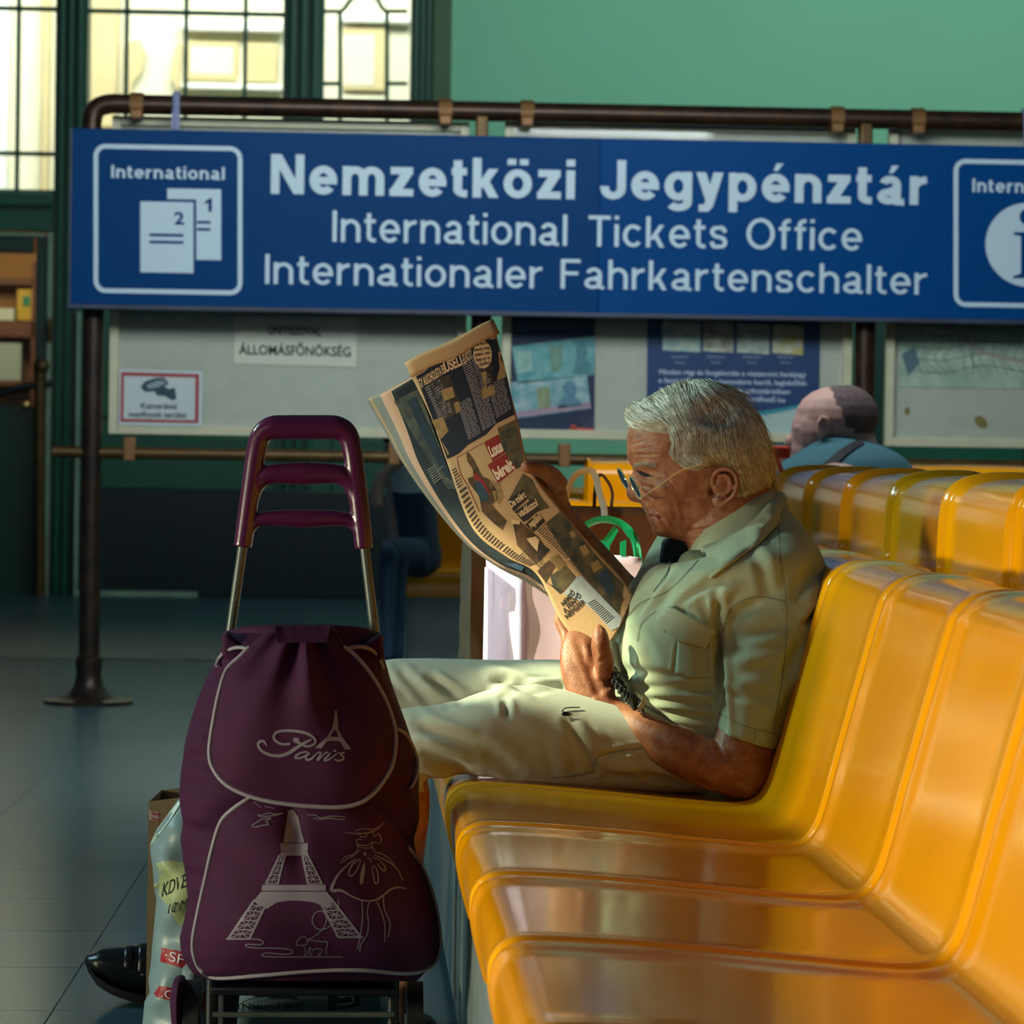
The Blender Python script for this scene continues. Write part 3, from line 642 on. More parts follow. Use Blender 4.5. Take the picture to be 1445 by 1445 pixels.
# ------------------------------------------------------------------ moulded yellow benches
m_yel = mat('yellow_gelcoat', '#f6a502', .15, var=.08, vscale=2.5, coat=.10, spec=.25, col2='#e99500')
m_grey = mat('grey_bench_base', '#7d8a8c', .45, metal=.2, var=.2)
m_leg = mat('bench_leg', '#3c4648', .45, metal=.4)
def profile(pts, n=5):
    q = catmull(pts, n); out = []
    for i in range(len(q)):
        t = q[min(i+1, len(q)-1)]-q[max(i-1, 0)]; t = t/np.linalg.norm(t); out.append((q[i], np.array((-t[1], t[0]))))
    return out
PF_SEAT = profile([(.158, .30), (.146, .345), (.1425, .38), (.147, .400), (.160, .413), (.185, .4185), (.26, .416), (.36, .409), (.46, .400), (.535, .394), (.570, .394), (.592, .400), (.606, .418), (.617, .45), (.638, .53), (.662, .62), (.684, .70), (.694, .722), (.712, .738), (.738, .746), (.775, .747), (.812, .742), (.838, .73), (.852, .69)], 4)
PF_BACK = profile([(.868, .62), (.869, .70), (.871, .77), (.874, .815), (.882, .842), (.900, .857), (.93, .864), (.97, .866), (1.005, .864), (1.03, .852), (1.045, .82), (1.06, .74), (1.09, .60), (1.12, .47), (1.14, .42), (1.19, .40), (1.32, .405), (1.5, .418), (1.56, .41), (1.575, .38), (1.565, .30)], 4)
def sst(a, b, x): x = min(1, max(0, (x-a)/(b-a))); return x*x*(3-2*x)
def seat_mb(prof, rib, W, mapf):
    ts = [0, .0015, .004, .008, .013, .019, .026, .034, .044, .056, .07, .10, .16]; ts = ts+[W/2]+[W-t for t in ts[::-1]]
    G = []
    for t in ts:
        e = min(t, W-t)
        if rib: off = .011*(1-sst(.006, .017, e))-.002*(1-sst(0, .003, e)) + .003*sst(.03, .2, e)
        else:
            r = .020; off = -(r-math.sqrt(max(0, r*r-(r-e)**2))) if e < r else 0
            off += -.0045*sst(.026, .075, e)
        G.append([mapf(p[0]+n[0]*off, t, p[1]+n[1]*off) for p, n in prof])
    return MB().grid(G)
def bench(label, ox, oy, face, n, W=.507, high=True, hoff=.08, nh=None, seat_label=None):
    mapf = (lambda d, t, z: (ox+d, oy+t, z)) if face == 'x' else (lambda d, t, z: (ox+t, oy+d, z))
    root = thing('moulded_bench', label, 'bench', mapf(.5, n*W/2, 0))
    sm = seat_mb(PF_SEAT, False, W-.003, mapf); s0 = link('seat', sm, m_yel, root); 
    for k in range(1, n):
        c = s0.copy(); COL.objects.link(c); d = Vector((0, W*k, 0)) if face == 'x' else Vector((W*k, 0, 0)); c.location = d
    if high:
        oyb = hoff; mapb = (lambda d, t, z: (ox+d, oy+oyb+t, z)) if face == 'x' else (lambda d, t, z: (ox+t+oyb, oy+d, z))
        h0 = link('rear_seat', seat_mb(PF_BACK, True, .5, mapb), m_yel, root)
        for k in range(1, nh or n):
            c = h0.copy(); COL.objects.link(c); c.location = Vector((0, .5*k, 0)) if face == 'x' else Vector((.5*k, 0, 0))
    L = n*W
    for a, b, c, e_, nm, m in ((.172, .19, .035, .33, 'front_panel', m_grey), (.30, .42, .30, .375, 'beam', m_leg)):
        A, B = mapf(a, .02, c), mapf(b, L-.02, e_); link(nm, MB().box(A, B, bev=.004), m, root)
    for t in ([.1, L/2, L-.1]):
        A, B = mapf(.19, t-.025, 0), mapf(.60 if not high else 1.2, t+.025, .05); link('foot', MB().box(A, B, bev=.01), m_leg, root)
        A, B = mapf(.33, t-.025, .04), mapf(.40, t+.025, .33); link('leg', MB().box(A, B, bev=.006), m_leg, root)
        A, B = mapf(.30, t-.02, .33), mapf(.80, t+.02, .365); link('bracket', MB().box(A, B, bev=.004), m_leg, root)
        A, B = mapf(.74, t-.02, .34), mapf(.80, t+.02, .70); link('upright', MB().box(A, B, bev=.004), m_leg, root)
    return root
B0 = 4.83-.507*5
bench('long glossy yellow moulded seat row the old man sits on, running to the right foreground', 0, B0, 'x', 9, nh=8, hoff=6.90-.5*8-B0)
bench('far yellow moulded bench seen between the brown bag handles and his glasses', .66, 9.75, 'y', 3, nh=3, hoff=.09)
bench('short yellow bench under the man in the teal shirt, behind the seat row', .80, 7.45, 'x', 2, high=False)
bench('shaded yellow bench behind the railing, left of the brown carrier bag', .215, 13.35, 'y', 3, high=False)

# ------------------------------------------------------------------ burgundy shopping trolley
TY = 4.60
def bagfab(): return mat('burgundy_cloth', '#3a0d33', .8, var=.12, vscale=30, bump=.25, bscale=900, spec=.25)
m_bag = bagfab(); m_pipe = mat('grey_piping', '#857e8a', .6); m_prt = mat('silver_grey_print', '#766d7c', .55)
m_plum = mat('burgundy_plastic', '#4c143c', .28, coat=.25, spec=.5)
m_pole = mat('grey_tube_steel', '#565d58', .35, metal=.15, var=.3, vscale=60)
tr = thing('shopping_trolley', 'burgundy two wheeled shopping trolley with grey printed bag and tall plastic handle', 'shopping trolley', (P(437, 1500, TY).x, TY+.05, 0))
LFT = [(330, 893), (316, 905), (311, 918), (303, 935), (292, 955), (279, 985), (268, 1018), (259, 1060), (254, 1100), (252, 1130), (259, 1158), (254, 1185), (259, 1220), (266, 1270), (259, 1300), (253, 1325), (256, 1350), (270, 1372), (300, 1384)]
RGT = [(522, 895), (537, 907), (541, 922), (546, 940), (552, 962), (562, 990), (573, 1020), (585, 1055), (592, 1080), (591, 1120), (592, 1155), (584, 1185), (588, 1210), (599, 1235), (610, 1270), (616, 1300), (620, 1330), (612, 1360), (590, 1380)]
lp = np.array(LFT, float); rp_ = np.array(RGT, float)
def body_front(px, py):
    a = np.interp(py, lp[:, 1], lp[:, 0]); b = np.interp(py, rp_[:, 1], rp_[:, 0]); t = (px-(a+b)/2)/((b-a)/2); t = max(-1, min(1, t))
    hd = np.interp(py, [893, 960, 1100, 1300, 1384], [.07, .105, .125, .135, .12])
    return TY+.03-hd*(1-abs(t)**2.8)**(1/2.8)
mb = MB(); R = []
ys = list(np.linspace(893, 1384, 90))
for y in ys:
    a = np.interp(y, lp[:, 1], lp[:, 0]); b = np.interp(y, rp_[:, 1], rp_[:, 0]); hd = np.interp(y, [893, 960, 1100, 1300, 1384], [.07, .105, .125, .135, .12]); ring = []
    for k in range(72):
        t = 2*math.pi*k/72; cs, sn = math.cos(t), math.sin(t); px = (a+b)/2+(b-a)/2*abs(cs)**(2/2.8)*(1 if cs > 0 else -1); Y = TY+.03+hd*abs(sn)**(2/2.8)*(1 if sn > 0 else -1)
        w_ = .006*math.sin(y*.11+3*cs)*abs(cs)**2+.005*math.sin(y*.055+px*.04)+.004*math.sin(y*.19-px*.05)*abs(cs)
        q = P(px, y, Y); q.y += w_; ring.append(q)
    R.append(ring)
mb.rings(R); bodyme = remesh(mb, .005, 2, 'body'); body = meobj('bag_body', bodyme, m_bag, tr); SB = Surf(bvh(bodyme), 0)
class Patch:
    """a padded cloth panel with a traced outline lying on the bag"""
    def __init__(s, poly, off, puff, fold=None, sub=5):
        s.poly = np.array(catmull(poly, sub, True)); s.c = s.poly.mean(0); s.off = off; s.puff = puff; s.fold = fold
        d = s.poly-s.c; s.ang = np.arctan2(d[:, 1], d[:, 0]); s.rad = np.hypot(d[:, 0], d[:, 1]); o = np.argsort(s.ang); s.ang, s.rad = s.ang[o], s.rad[o]
    def pt(s, px, py, extra=0):
        dx, dy = px-s.c[0], py-s.c[1]; r = math.hypot(dx, dy); R_ = np.interp(math.atan2(dy, dx), s.ang, s.rad, period=2*math.pi); q = min(1, r/R_)
        Y = body_front(px, py)-s.off-s.puff*(1-q**3); 
        if s.fold: Y -= s.fold(px, py)*(1-q**8)
        return P(px, py, Y-extra)
    def mesh(s, mb, nr=46, na=150):
        G = []
        for i in range(nr+1):
            q = (i/nr)**.8; G.append([s.pt(s.c[0]+math.cos(a)*r*q, s.c[1]+math.sin(a)*r*q) for a, r in s.res(na)])
        last = [p+Vector((0, s.off+.03, 0)) for p in G[-1]]
        mb.grid(G[1:]+[last], True); k = na; o = 0
        mb.v.append(tuple(s.pt(*s.c))); ci = len(mb.v)-1
        mb.f += [(ci, j, (j+1) % k) for j in range(k)]; mb.m += [0]*k
        return mb
    def res(s, n):
        A = np.linspace(-math.pi, math.pi, n, endpoint=False); return list(zip(A, np.interp(A, s.ang, s.rad, period=2*math.pi)))
def flapfold(px, py):
    a = math.atan2(px-428, py-850); r = math.hypot(px-428, py-850); f = math.exp(-((r-40)/110)**2)
    return .010*f*math.sin(a*13+.6)+.006*math.exp(-((r-130)/90)**2)*math.sin(a*7+1)+.0035*math.sin(px*.035+py*.02)
def pockfold(px, py):
    f = math.exp(-((px-430)**2/90**2+(py-1180)**2/60**2)); return -.010*math.exp(-((px-415-(py-1160)*.1)/14)**2)*math.exp(-((py-1170)/60)**2)+.004*math.sin(px*.03-py*.045)
POCK = [(352, 1126), (327, 1143), (311, 1161), (300, 1195), (290, 1239), (279, 1289), (272, 1329), (275, 1353), (285, 1371), (307, 1380), (371, 1376), (445, 1370), (509, 1369), (566, 1373.5), (596, 1370), (616, 1354), (621, 1322), (613, 1272), (598, 1229), (576, 1195), (560, 1172), (530, 1140), (470, 1122), (400, 1118)]
FLAP = [(389, 888), (360, 906), (340, 925), (320, 945), (309, 978), (300, 1024), (295.5, 1060), (300.5, 1084), (320, 1108), (357, 1125), (404, 1134.5), (465, 1139), (499, 1136), (522, 1124), (542, 1101), (555, 1074), (558, 1034), (549, 1000), (536, 972), (518, 944), (497, 921), (480, 904), (466, 888)]
pk = Patch(POCK, .012, .030, pockfold); pocket = link('front_pocket', pk.mesh(MB()), m_bag, tr)
fl = Patch(FLAP, .045, .024, flapfold); flap = link('flap', fl.mesh(MB()), m_bag, tr)
def piping(path, patch, r=.0030, extra=.001, ext=None):
    pts = catmull(path, 4); return MB().tube([patch.pt(p[0], p[1], extra) for p in pts], r, 8)
link('piping', piping(POCK[:-4], pk), m_pipe, pocket); link('piping', piping([(352, 913)]+FLAP[2:-2]+[(485, 913)], fl), m_pipe, flap)
cb = lambda a, b: P(a, b, body_front(a, b)-.012)
for pth in ([(305, 940), (310, 928), (318, 920), (330, 914.5), (343, 914), (355, 918)], [(492, 914), (511, 913), (525, 918), (535, 929), (541, 945)], [(560, 1028), (572, 1036), (582, 1052), (589, 1073), (588, 1094), (580, 1112)]):
    link('piping', MB().tube([cb(*p) for p in catmull(pth, 4)], .0026, 8), m_pipe, body)
# strap tab and top rim
mb = MB(); G = [[P(a, y, TY-.10+.002*math.sin(a*.4)-.02*i/4) for a in np.linspace(388+i, 466-i, 10)] for i, y in enumerate((884, 889, 895, 901, 907))]; mb.grid(G)
mb.grid([[Vector(p)+Vector((0, .06, 0)) for p in G[0]], G[0]]); link('closure_tab', mb, m_bag, tr)
rim = MB(); rim.tube(catmull([tuple(P(a, b, Y)) for a, b, Y in ((322, 899, TY+.06), (350, 893, TY-.0), (400, 891, TY-.03), (450, 891, TY-.03), (505, 894, TY-.0), (532, 901, TY+.06))], 5), .011, 10, flat=.8); link('top_rim', rim, m_bag, tr)
for s_, poly in ((-1, [(312, 925), (316, 893), (328, 900), (345, 912), (352, 925), (330, 935)]), (1, [(543, 930), (538, 896), (528, 900), (508, 912), (498, 925), (520, 935)])):
    mb = MB(); mb.prism([P(a, b, TY-.035) for a, b in poly], (0, .08, 0)); me = remesh(mb, .004, 3); meobj('shoulder_panel', me, m_bag, tr)
# print on the flap
SF = lambda a, b: fl.pt(a, b, .0009); SP = lambda a, b: pk.pt(a, b, .0009)
k7 = lambda x, y: (350+x/9.03, 990+y/9.03)
mb = MB()
for path, wd in (([(240, 570), (210, 515), (160, 505), (128, 545), (160, 615), (240, 665), (340, 690), (440, 685), (530, 650), (610, 595), (700, 540), (760, 505), (808, 485)], [2, 4.2, 4.2, 4.2, 4.6, 5.4, 5.6, 5.2, 4, 2.6]),
                 ([(540, 535), (480, 545), (410, 535), (350, 500), (328, 455), (345, 410), (400, 380), (500, 370), (620, 378), (730, 400), (810, 440), (855, 490), (850, 535), (800, 562), (740, 570), (690, 545), (640, 520), (600, 505), (590, 485), (615, 478), (655, 490)], [3.5, 3.8, 4.2, 4.2, 4.2, 4.4, 4.2, 3.2, 3, 3.5, 4.2, 4.5, 3]),
                 ([(780, 655), (730, 640), (660, 660), (605, 700), (620, 722), (690, 712), (750, 680), (790, 655), (740, 705), (745, 740), (800, 735), (850, 690), (880, 660)], [2, 2.6, 3.2, 3.4, 3.2, 2.6, 2.2, 3, 3.6, 2.8, 1.8]),
                 ([(880, 655), (925, 650), (915, 690), (885, 735), (895, 745), (940, 700), (985, 655), (1020, 650)], [2, 3, 3.2, 3.2, 2, 2.2, 3]),
                 ([(1050, 655), (1010, 700), (975, 735), (990, 752), (1050, 725), (1110, 680), (1170, 645)], [2.6, 3.4, 3.4, 3, 2, 1.6]),
                 ([(1230, 660), (1200, 655), (1180, 675), (1210, 700), (1215, 730), (1170, 752), (1120, 745), (1100, 725)], [2.6, 3, 3, 3.4, 3.2, 3, 2])):
    ribbon(mb, [k7(*p) for p in path], [q*.9 for q in wd], SF, 6)
fill(mb, [k7(1105+22*math.cos(a*math.pi/7), 628+15*math.sin(a*math.pi/7)) for a in range(14)], SF)
link('script_print', mb, m_prt, flap)
mb = MB()
for poly in ([(1105, 115), (1130, 115), (1138, 200), (1150, 330), (1145, 370), (1060, 372), (1075, 325), (1098, 220)], [(1055, 370), (1085, 370), (1045, 455), (1010, 455)], [(1128, 370), (1158, 368), (1200, 455), (1148, 455)],
             [(1000, 450), (1200, 450), (1225, 490), (1180, 520), (1150, 505), (1085, 497), (1020, 507), (985, 530), (965, 490)], [(965, 488), (990, 525), (935, 598), (850, 590)], [(1225, 488), (1316, 605), (1235, 612), (1178, 520)]):
    fill(mb, [k7(*p) for p in poly], SF)
link('tower_print', mb, m_prt, flap)
# big tower and the rest on the pocket
k6 = lambda x, y: (300+x*.22145, 1130+y*.22145)
mb = MB()
for poly in ([(480, 60), (520, 60), (545, 105), (560, 170), (583, 265), (450, 265), (470, 150)], [(432, 270), (608, 270), (606, 318), (560, 324), (480, 324), (434, 318)], [(440, 324), (605, 322), (612, 348), (428, 350)],
             [(318, 536), (720, 536), (722, 574), (312, 574)], [(308, 580), (726, 580), (775, 635), (735, 690), (700, 668), (640, 646), (560, 636), (480, 636), (410, 648), (345, 690), (260, 640)]):
    fill(mb, [k6(*p) for p in poly], SP, step=9)
def lattice(A, B, C, D, n, wd):       # A,B top edge, C,D bottom edge
    A, B, C, D = map(np.array, (A, B, C, D)); rows = [(A+(C-A)*(i/n)**.93, B+(D-B)*(i/n)**.93) for i in range(n+1)]
    ribbon(mb, [tuple(A), tuple(C)], wd*1.5, SP, 6); ribbon(mb, [tuple(B), tuple(D)], wd*1.5, SP, 6)
    for i, (l, r) in enumerate(rows):
        if i: ribbon(mb, [tuple(l), tuple(r)], wd*.8, SP, 2)
    for i in range(n):
        l0, r_0 = rows[i]; l1, r1 = rows[i+1]
        for p, q in ((l0, r1), (r_0, l1), ((l0+r_0)/2, (l1+r1)/2), ((l0+l1)/2, (r_0+r1)/2)): ribbon(mb, [tuple(p), tuple(q)], wd*.55, SP, 3)
lattice(k6(428, 345), k6(462, 345), k6(338, 530), k6(415, 530), 3, 1.7); lattice(k6(570, 345), k6(605, 345), k6(608, 530), k6(698, 530), 3, 1.7)
lattice(k6(268, 630), k6(350, 640), k6(100, 878), k6(235, 878), 4, 2.2); lattice(k6(683, 640), k6(760, 630), k6(800, 868), k6(945, 868), 4, 2.2)
ribbon(mb, [k6(85, 880), k6(238, 880)], 2.4, SP, 6); ribbon(mb, [k6(795, 870), k6(960, 870)], 2.4, SP, 6)
link('tower_print', mb, m_prt, pocket)
PRN = [MB(), MB(), MB(), MB()]
for path, wd in (([(840, 198), (900, 208), (985, 205), (1050, 180), (1092, 140)], [.6, 1.6, 1]), ([(905, 195), (960, 178), (1020, 182), (1075, 158)], [.6, 1.3, .6]), ([(935, 210), (945, 228), (968, 232), (985, 215)], [1, 1.4, 1]), ([(1020, 200), (1035, 225), (1058, 210), (1075, 250), (1060, 270), (1010, 262)], [1, 1.3, .8]),
                 ([(915, 250), (925, 275), (980, 285), (1020, 262)], [.8, 1.3, .8]), ([(915, 250), (940, 245), (955, 255)], [1, 1.2, .6]), ([(920, 280), (925, 310), (890, 345), (840, 360), (810, 402)], [1, 1.6, .8]), ([(945, 310), (900, 350), (850, 375), (825, 398)], [.6, 1.2, .6]),
                 ([(925, 285), (960, 300), (1000, 300), (1015, 290)], [.8, 1.2, .8]), ([(1015, 262), (1020, 300), (1035, 320)], [1, 1.3, 1]), ([(1030, 325), (1080, 340), (1120, 365), (1160, 408)], [1, 1.3, .8]), ([(1030, 345), (1075, 365), (1130, 395), (1180, 440), (1212, 508)], [1, 1.8, 1]),
                 ([(1020, 360), (1060, 375), (1100, 425), (1098, 445), (1080, 440), (1050, 400)], [.8, 1.8, 1.2]), ([(1018, 418), (1040, 425), (1055, 480), (1052, 520), (1035, 525), (1025, 480), (1015, 425)], [1.2, 1.8, 1.8, 1.2]), ([(985, 365), (1005, 372), (1012, 395)], [1, 1.5, .6]),
                 ([(945, 375), (930, 420), (900, 470), (878, 478), (868, 455), (895, 400), (940, 372)], [1.2, 2, 2.2, 1.6]), ([(915, 370), (870, 400), (800, 470), (762, 545), (765, 572), (820, 572), (880, 605), (960, 636), (1040, 632), (1090, 600), (1140, 562), (1190, 552), (1235, 562)], [1, 2.5, 4.5, 4, 2.4, 2.2, 2.6, 2.2, 1]),
                 ([(950, 640), (955, 720), (950, 800), (938, 880), (922, 950)], [1.4, 1.4]), ([(1000, 645), (985, 700), (993, 780), (985, 850), (945, 915), (938, 962)], [1.4, 1.4]), ([(1045, 640), (1075, 710), (1095, 780), (1098, 850), (1095, 905)], [1.4, 1.4]), ([(1088, 605), (1095, 690), (1128, 770), (1128, 820), (1116, 872)], [1.4, 1.4]),
                 ([(800, 630), (803, 660), (800, 700), (770, 775), (720, 815), (665, 815), (635, 770), (650, 720), (690, 702), (722, 730), (722, 780), (690, 830), (640, 870), (605, 885)], [1, 1.3, 1.3, 1]),
                 ([(240, 880), (300, 885), (323, 903), (300, 917), (215, 915), (220, 930), (280, 938), (420, 940), (500, 950), (505, 970), (460, 978), (340, 970), (315, 985), (340, 993), (480, 996), (640, 995), (830, 996)], [1.4, 1.4]),
                 ([(560, 868), (545, 885), (533, 910), (545, 922), (575, 920), (600, 915), (605, 890), (590, 868), (560, 868)], [1.2, 1.2]), ([(555, 872), (560, 885)], [1, 1]), ([(600, 885), (640, 890), (700, 898), (722, 895), (730, 915), (722, 955), (728, 985)], [1.2, 1.2]),
                 ([(578, 925), (592, 950), (585, 985), (600, 988), (608, 955), (625, 935), (618, 965), (630, 985), (640, 950), (690, 945), (695, 965), (672, 980), (690, 985)], [1.1, 1.1]),
                 ([(288, 88), (310, 92), (360, 78), (400, 85), (450, 78), (400, 92), (350, 98), (300, 100), (288, 88)], [1, 1.5, 1]), ([(250, 158), (270, 145), (320, 115), (372, 112), (340, 130), (358, 150), (310, 158), (270, 168), (250, 158)], [1, 1.6, 1]), ([(330, 35), (360, 42), (395, 48)], [1.2, .6]), ([(262, 8), (285, 25), (310, 45)], [1, .6]),
                 ([(605, 92), (650, 90), (690, 110), (740, 100), (790, 98), (845, 105)], [.8, 1.5, .8]), ([(640, 110), (690, 118), (750, 112), (800, 118), (845, 122)], [.8, 1.4, .8])):
    cx_ = sum(p[0] for p in path)/len(path); cy_ = sum(p[1] for p in path)/len(path)
    ribbon(PRN[0 if cx_ > 800 and cy_ > 130 else (3 if cx_ > 500 and cy_ < 150 else (2 if cy_ < 300 else 1))], [k6(*p) for p in path], wd, SP, 5)
fill(PRN[0], [k6(*p) for p in ((968, 385), (972, 440), (960, 520), (945, 540), (936, 510), (945, 440))], SP); fill(PRN[0], [k6(*p) for p in ((962, 325), (978, 332), (978, 352), (966, 350))], SP)
for m_, n_ in zip(PRN, ('lady_print', 'dog_print', 'bird_print', 'script_print')): link(n_, m_, m_prt, pocket)
# handle
HY = TY+.10
def hp(l): return [P(a, b, HY) for a, b in l]
mb = MB()
path = catmull([(342.5, 772), (349, 725), (356, 675), (362, 635), (369, 614), (384, 604), (405, 603), (430, 603), (455, 603), (476, 604), (490, 613), (497, 634), (502, 672), (508, 722), (513.5, 774)], 6)
n = len(path); rr_ = np.interp(np.linspace(0, 1, n), [0, .25, .36, .5, .64, .75, 1], [.0128, .0142, .0172, .0175, .0172, .0142, .0128])
mb.tube(hp(path), list(rr_), 20)
path = catmull([(353, 712), (359, 690), (370, 675), (386, 669), (410, 668), (430, 668), (452, 668), (475, 669), (489, 676), (499, 690), (504, 712)], 6); n = len(path)
mb.tube(hp(path), list(np.interp(np.linspace(0, 1, n), [0, .3, .5, .7, 1], [.0105, .0142, .0165, .0142, .0105])), 18)
path = catmull([(350, 748), (358, 738), (370, 732.5), (400, 731), (432, 732), (465, 731), (488, 733), (500, 739), (508, 750)], 6); n = len(path)
mb.tube(hp(path), list(np.interp(np.linspace(0, 1, n), [0, .2, .5, .8, 1], [.0095, .0092, .0132, .0092, .0095])), 16)
hme = remesh(mb, .0018, 6, 'handle'); handle = meobj('handle', hme, m_plum, tr)
mb = MB(); mb.tube(hp([(343, 766), (324, 900)]), .0068, 14); link('pole', mb, m_pole, tr)
mb = MB(); mb.tube(hp([(514, 768), (529.5, 900)]), .0068, 14); link('pole', mb, m_pole, tr)
for a, b, c, d_ in ((324, 900, 302, 1385), (529.5, 900, 553, 1385)): link('pole', MB().tube([P(a, b, HY), P(c, d_, HY)], .0064, 12), m_pole, tr)
for a in (299, 555):
    q = P(a, 1378, TY+.02); link('frame_leg', MB().tube([q, Vector((q.x, q.y, .1)), Vector((q.x, q.y-.01, .012))], .0085, 12), m_iron, tr)
q0, q1 = P(300, 1432, TY), P(556, 1432, TY); link('cross_bar', MB().tube([q0, q1], .004, 8), m_pole, tr)
q0, q1 = P(290, 1440, TY+.12), P(566, 1440, TY+.12); zax = .075
link('axle', MB().tube([(q0.x-.01, TY+.12, zax), (q1.x+.01, TY+.12, zax)], .006, 10), m_pole, tr)
for xx in (q0.x-.03, q1.x+.008):
    wh = link('wheel', MB().tube([(xx, TY+.12, zax), (xx+.022, TY+.12, zax)], .075, 28), mat('black_rubber', '#14181a', .7), tr)
    link('wheel_hub', MB().tube([(xx-.003, TY+.12, zax), (xx+.025, TY+.12, zax)], .03, 20), m_grey, wh)
q0, q1 = P(296, 1385, TY), P(560, 1385, TY); link('base_plate', MB().box((q0.x, TY-.01, q0.z-.018), (q1.x, TY+.13, q0.z-.006), bev=.004), m_iron, tr)
q = P(243, 1440, TY+.1); mb = MB(); ploft(mb, [(244, 1386, 262, 1384, TY+.1, .04), (240, 1410, 262, 1408, TY+.1, .05), (243, 1450, 262, 1448, TY+.1, .05), (246, 1480, 262, 1480, TY+.1, .04)]); link('side_pouch', mb, m_bag, tr)
mb = MB(); ploft(mb, [(306, 1378, 335, 1376, TY+.06, .03), (308, 1400, 338, 1400, TY+.07, .04), (308, 1450, 334, 1450, TY+.07, .04), (308, 1490, 330, 1490, TY+.07, .03)]); link('hanging_strap', mb, mat('dark_cloth', '#1e1822', .85), tr)

# ------------------------------------------------------------------ things stowed behind and below the trolley
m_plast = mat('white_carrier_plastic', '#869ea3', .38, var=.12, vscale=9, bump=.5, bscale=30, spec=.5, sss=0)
CBY = 4.97
def sack(name, L_, R_, Y, hy, m, label, cat, amp=.004, vox=.004, group=None, ex=2.6):
    L_ = np.array(L_, float); R_ = np.array(R_, float); y0, y1 = L_[0, 1], L_[-1, 1]; G = []; n = 56
    for y in np.linspace(y0, y1, 60):
        a = np.interp(y, L_[:, 1], L_[:, 0]); b = np.interp(y, R_[:, 1], R_[:, 0]); h = hy*min(1, .35+(y-y0)/(y1-y0)*2.4); ring = []
        for k in range(n):
            t = 2*math.pi*k/n; cs, sn = math.cos(t), math.sin(t); px = (a+b)/2+(b-a)/2*abs(cs)**(2/ex)*(1 if cs > 0 else -1)
            q = P(px, y, Y+h*abs(sn)**(2/ex)*(1 if sn > 0 else -1)); q.y += amp*(math.sin(px*.09+y*.07)+math.sin(px*.06-y*.10)); ring.append(q)
        G.append(ring)
    mb = MB().rings(G); zmin = min(p[2] for p in mb.v)
    o = link(name, mb, m); tag(o, label, cat, group); return o, mb
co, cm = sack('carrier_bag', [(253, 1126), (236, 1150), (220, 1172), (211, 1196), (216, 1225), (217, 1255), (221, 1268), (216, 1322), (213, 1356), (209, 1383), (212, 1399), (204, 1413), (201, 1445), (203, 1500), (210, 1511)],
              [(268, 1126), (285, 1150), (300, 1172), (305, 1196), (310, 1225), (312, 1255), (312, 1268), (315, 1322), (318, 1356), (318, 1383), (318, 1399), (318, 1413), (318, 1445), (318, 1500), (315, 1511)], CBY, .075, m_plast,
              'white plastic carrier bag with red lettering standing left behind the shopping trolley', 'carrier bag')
S = Surf(bvh(cm), .0012, CBY)
for poly, s_, A, B_, up in (([(228, 1337), (300, 1352), (298, 1378), (226, 1357)], '·SPAR', (232, 1354), (292, 1370), (2, -13)), ([(225, 1391), (300, 1404), (298, 1428), (221, 1407), (217, 1402)], '.OBER', (227, 1407), (285, 1420), (1, -12))):
    mb = MB(); fill(mb, poly, S, step=9); o = link('red_label', mb, mat('carrier_red', '#a11f2c', .5), co, smooth=False)
    mb = MB(); ptext(mb, s_, A, B_, up, Surf(S.t, .0022, CBY), .0); link('lettering', mb, mat('carrier_white', '#d7c9cf', .5), o, smooth=False)
mb = MB(); fill(mb, [(217, 1225), (222, 1218), (240, 1214), (262, 1217), (300, 1222), (300, 1300), (262, 1312), (248, 1300), (238, 1280), (226, 1266), (217, 1252)], Surf(S.t, .001, CBY), step=8); gn = link('food_box_seen_through', mb, mat('yellow_green_card', '#93a06c', .5, var=.35, vscale=30, col2='#b7c48e'), co)
mb = MB(); SS3 = Surf(S.t, .0022, CBY)
ptext(mb, 'KDVEZ.', (228, 1266), (272, 1247), (3, -20), SS3, 0); ptext(mb, '10 MIN', (236, 1290), (278, 1276), (3, -14), SS3, 0); link('handwriting', mb, m_ink, co, smooth=False)
mb = MB(); ribbon(mb, [(256, 1128), (238, 1154), (222, 1176), (212, 1194)], [3, 7, 6, 2], SS3); link('folded_rim', mb, mat('bright_plastic', '#cfe8e2', .3), co)
# kraft paper bag behind it
mb = MB(); q0, q1 = P(209.5, 1131, 5.15), P(300, 1125, 5.15); kz = P(209, 1131, 5.15).z
pts = [(q0.x, 5.15, 0), (q1.x, 5.13, 0), (q1.x+.01, 5.26, 0), (q0.x+.012, 5.28, 0)]; top = [(q0.x, 5.15, kz), (q1.x, 5.13, kz+.015), (q1.x+.01, 5.26, kz+.018), (q0.x+.012, 5.28, kz+.004)]
mb.add(pts+top, [(0, 1, 5, 4), (1, 2, 6, 5), (2, 3, 7, 6), (3, 0, 4, 7), (3, 2, 1, 0)]); inner = [(p[0]*.985+.001, p[1], p[2]-.04) for p in top]; 
kb = link('paper_bag', mb, mat('kraft_paper', '#7d6a4f', .85, var=.2, vscale=12, bump=.3, bscale=60), smooth=False); tag(kb, 'open brown paper bag on the floor behind the white carrier bag', 'paper bag')
md = kb.modifiers.new('s', 'SOLIDIFY'); md.thickness = .002
mb = MB(); fill(mb, [(210, 1143), (238, 1149), (236, 1163), (210, 1156)], Flat(5.147)); lb_ = link('label', mb, mat('pink_label', '#b7a0a4', .8), kb, smooth=False)
mb = MB(); ptext(mb, 'Bolti', (214, 1150), (228, 1153), (0, -5), Flat(5.146), .01); ptext(mb, 'kenyér', (214, 1157), (234, 1161), (0, -5), Flat(5.146), .01); link('lettering', mb, m_red, lb_, smooth=False)
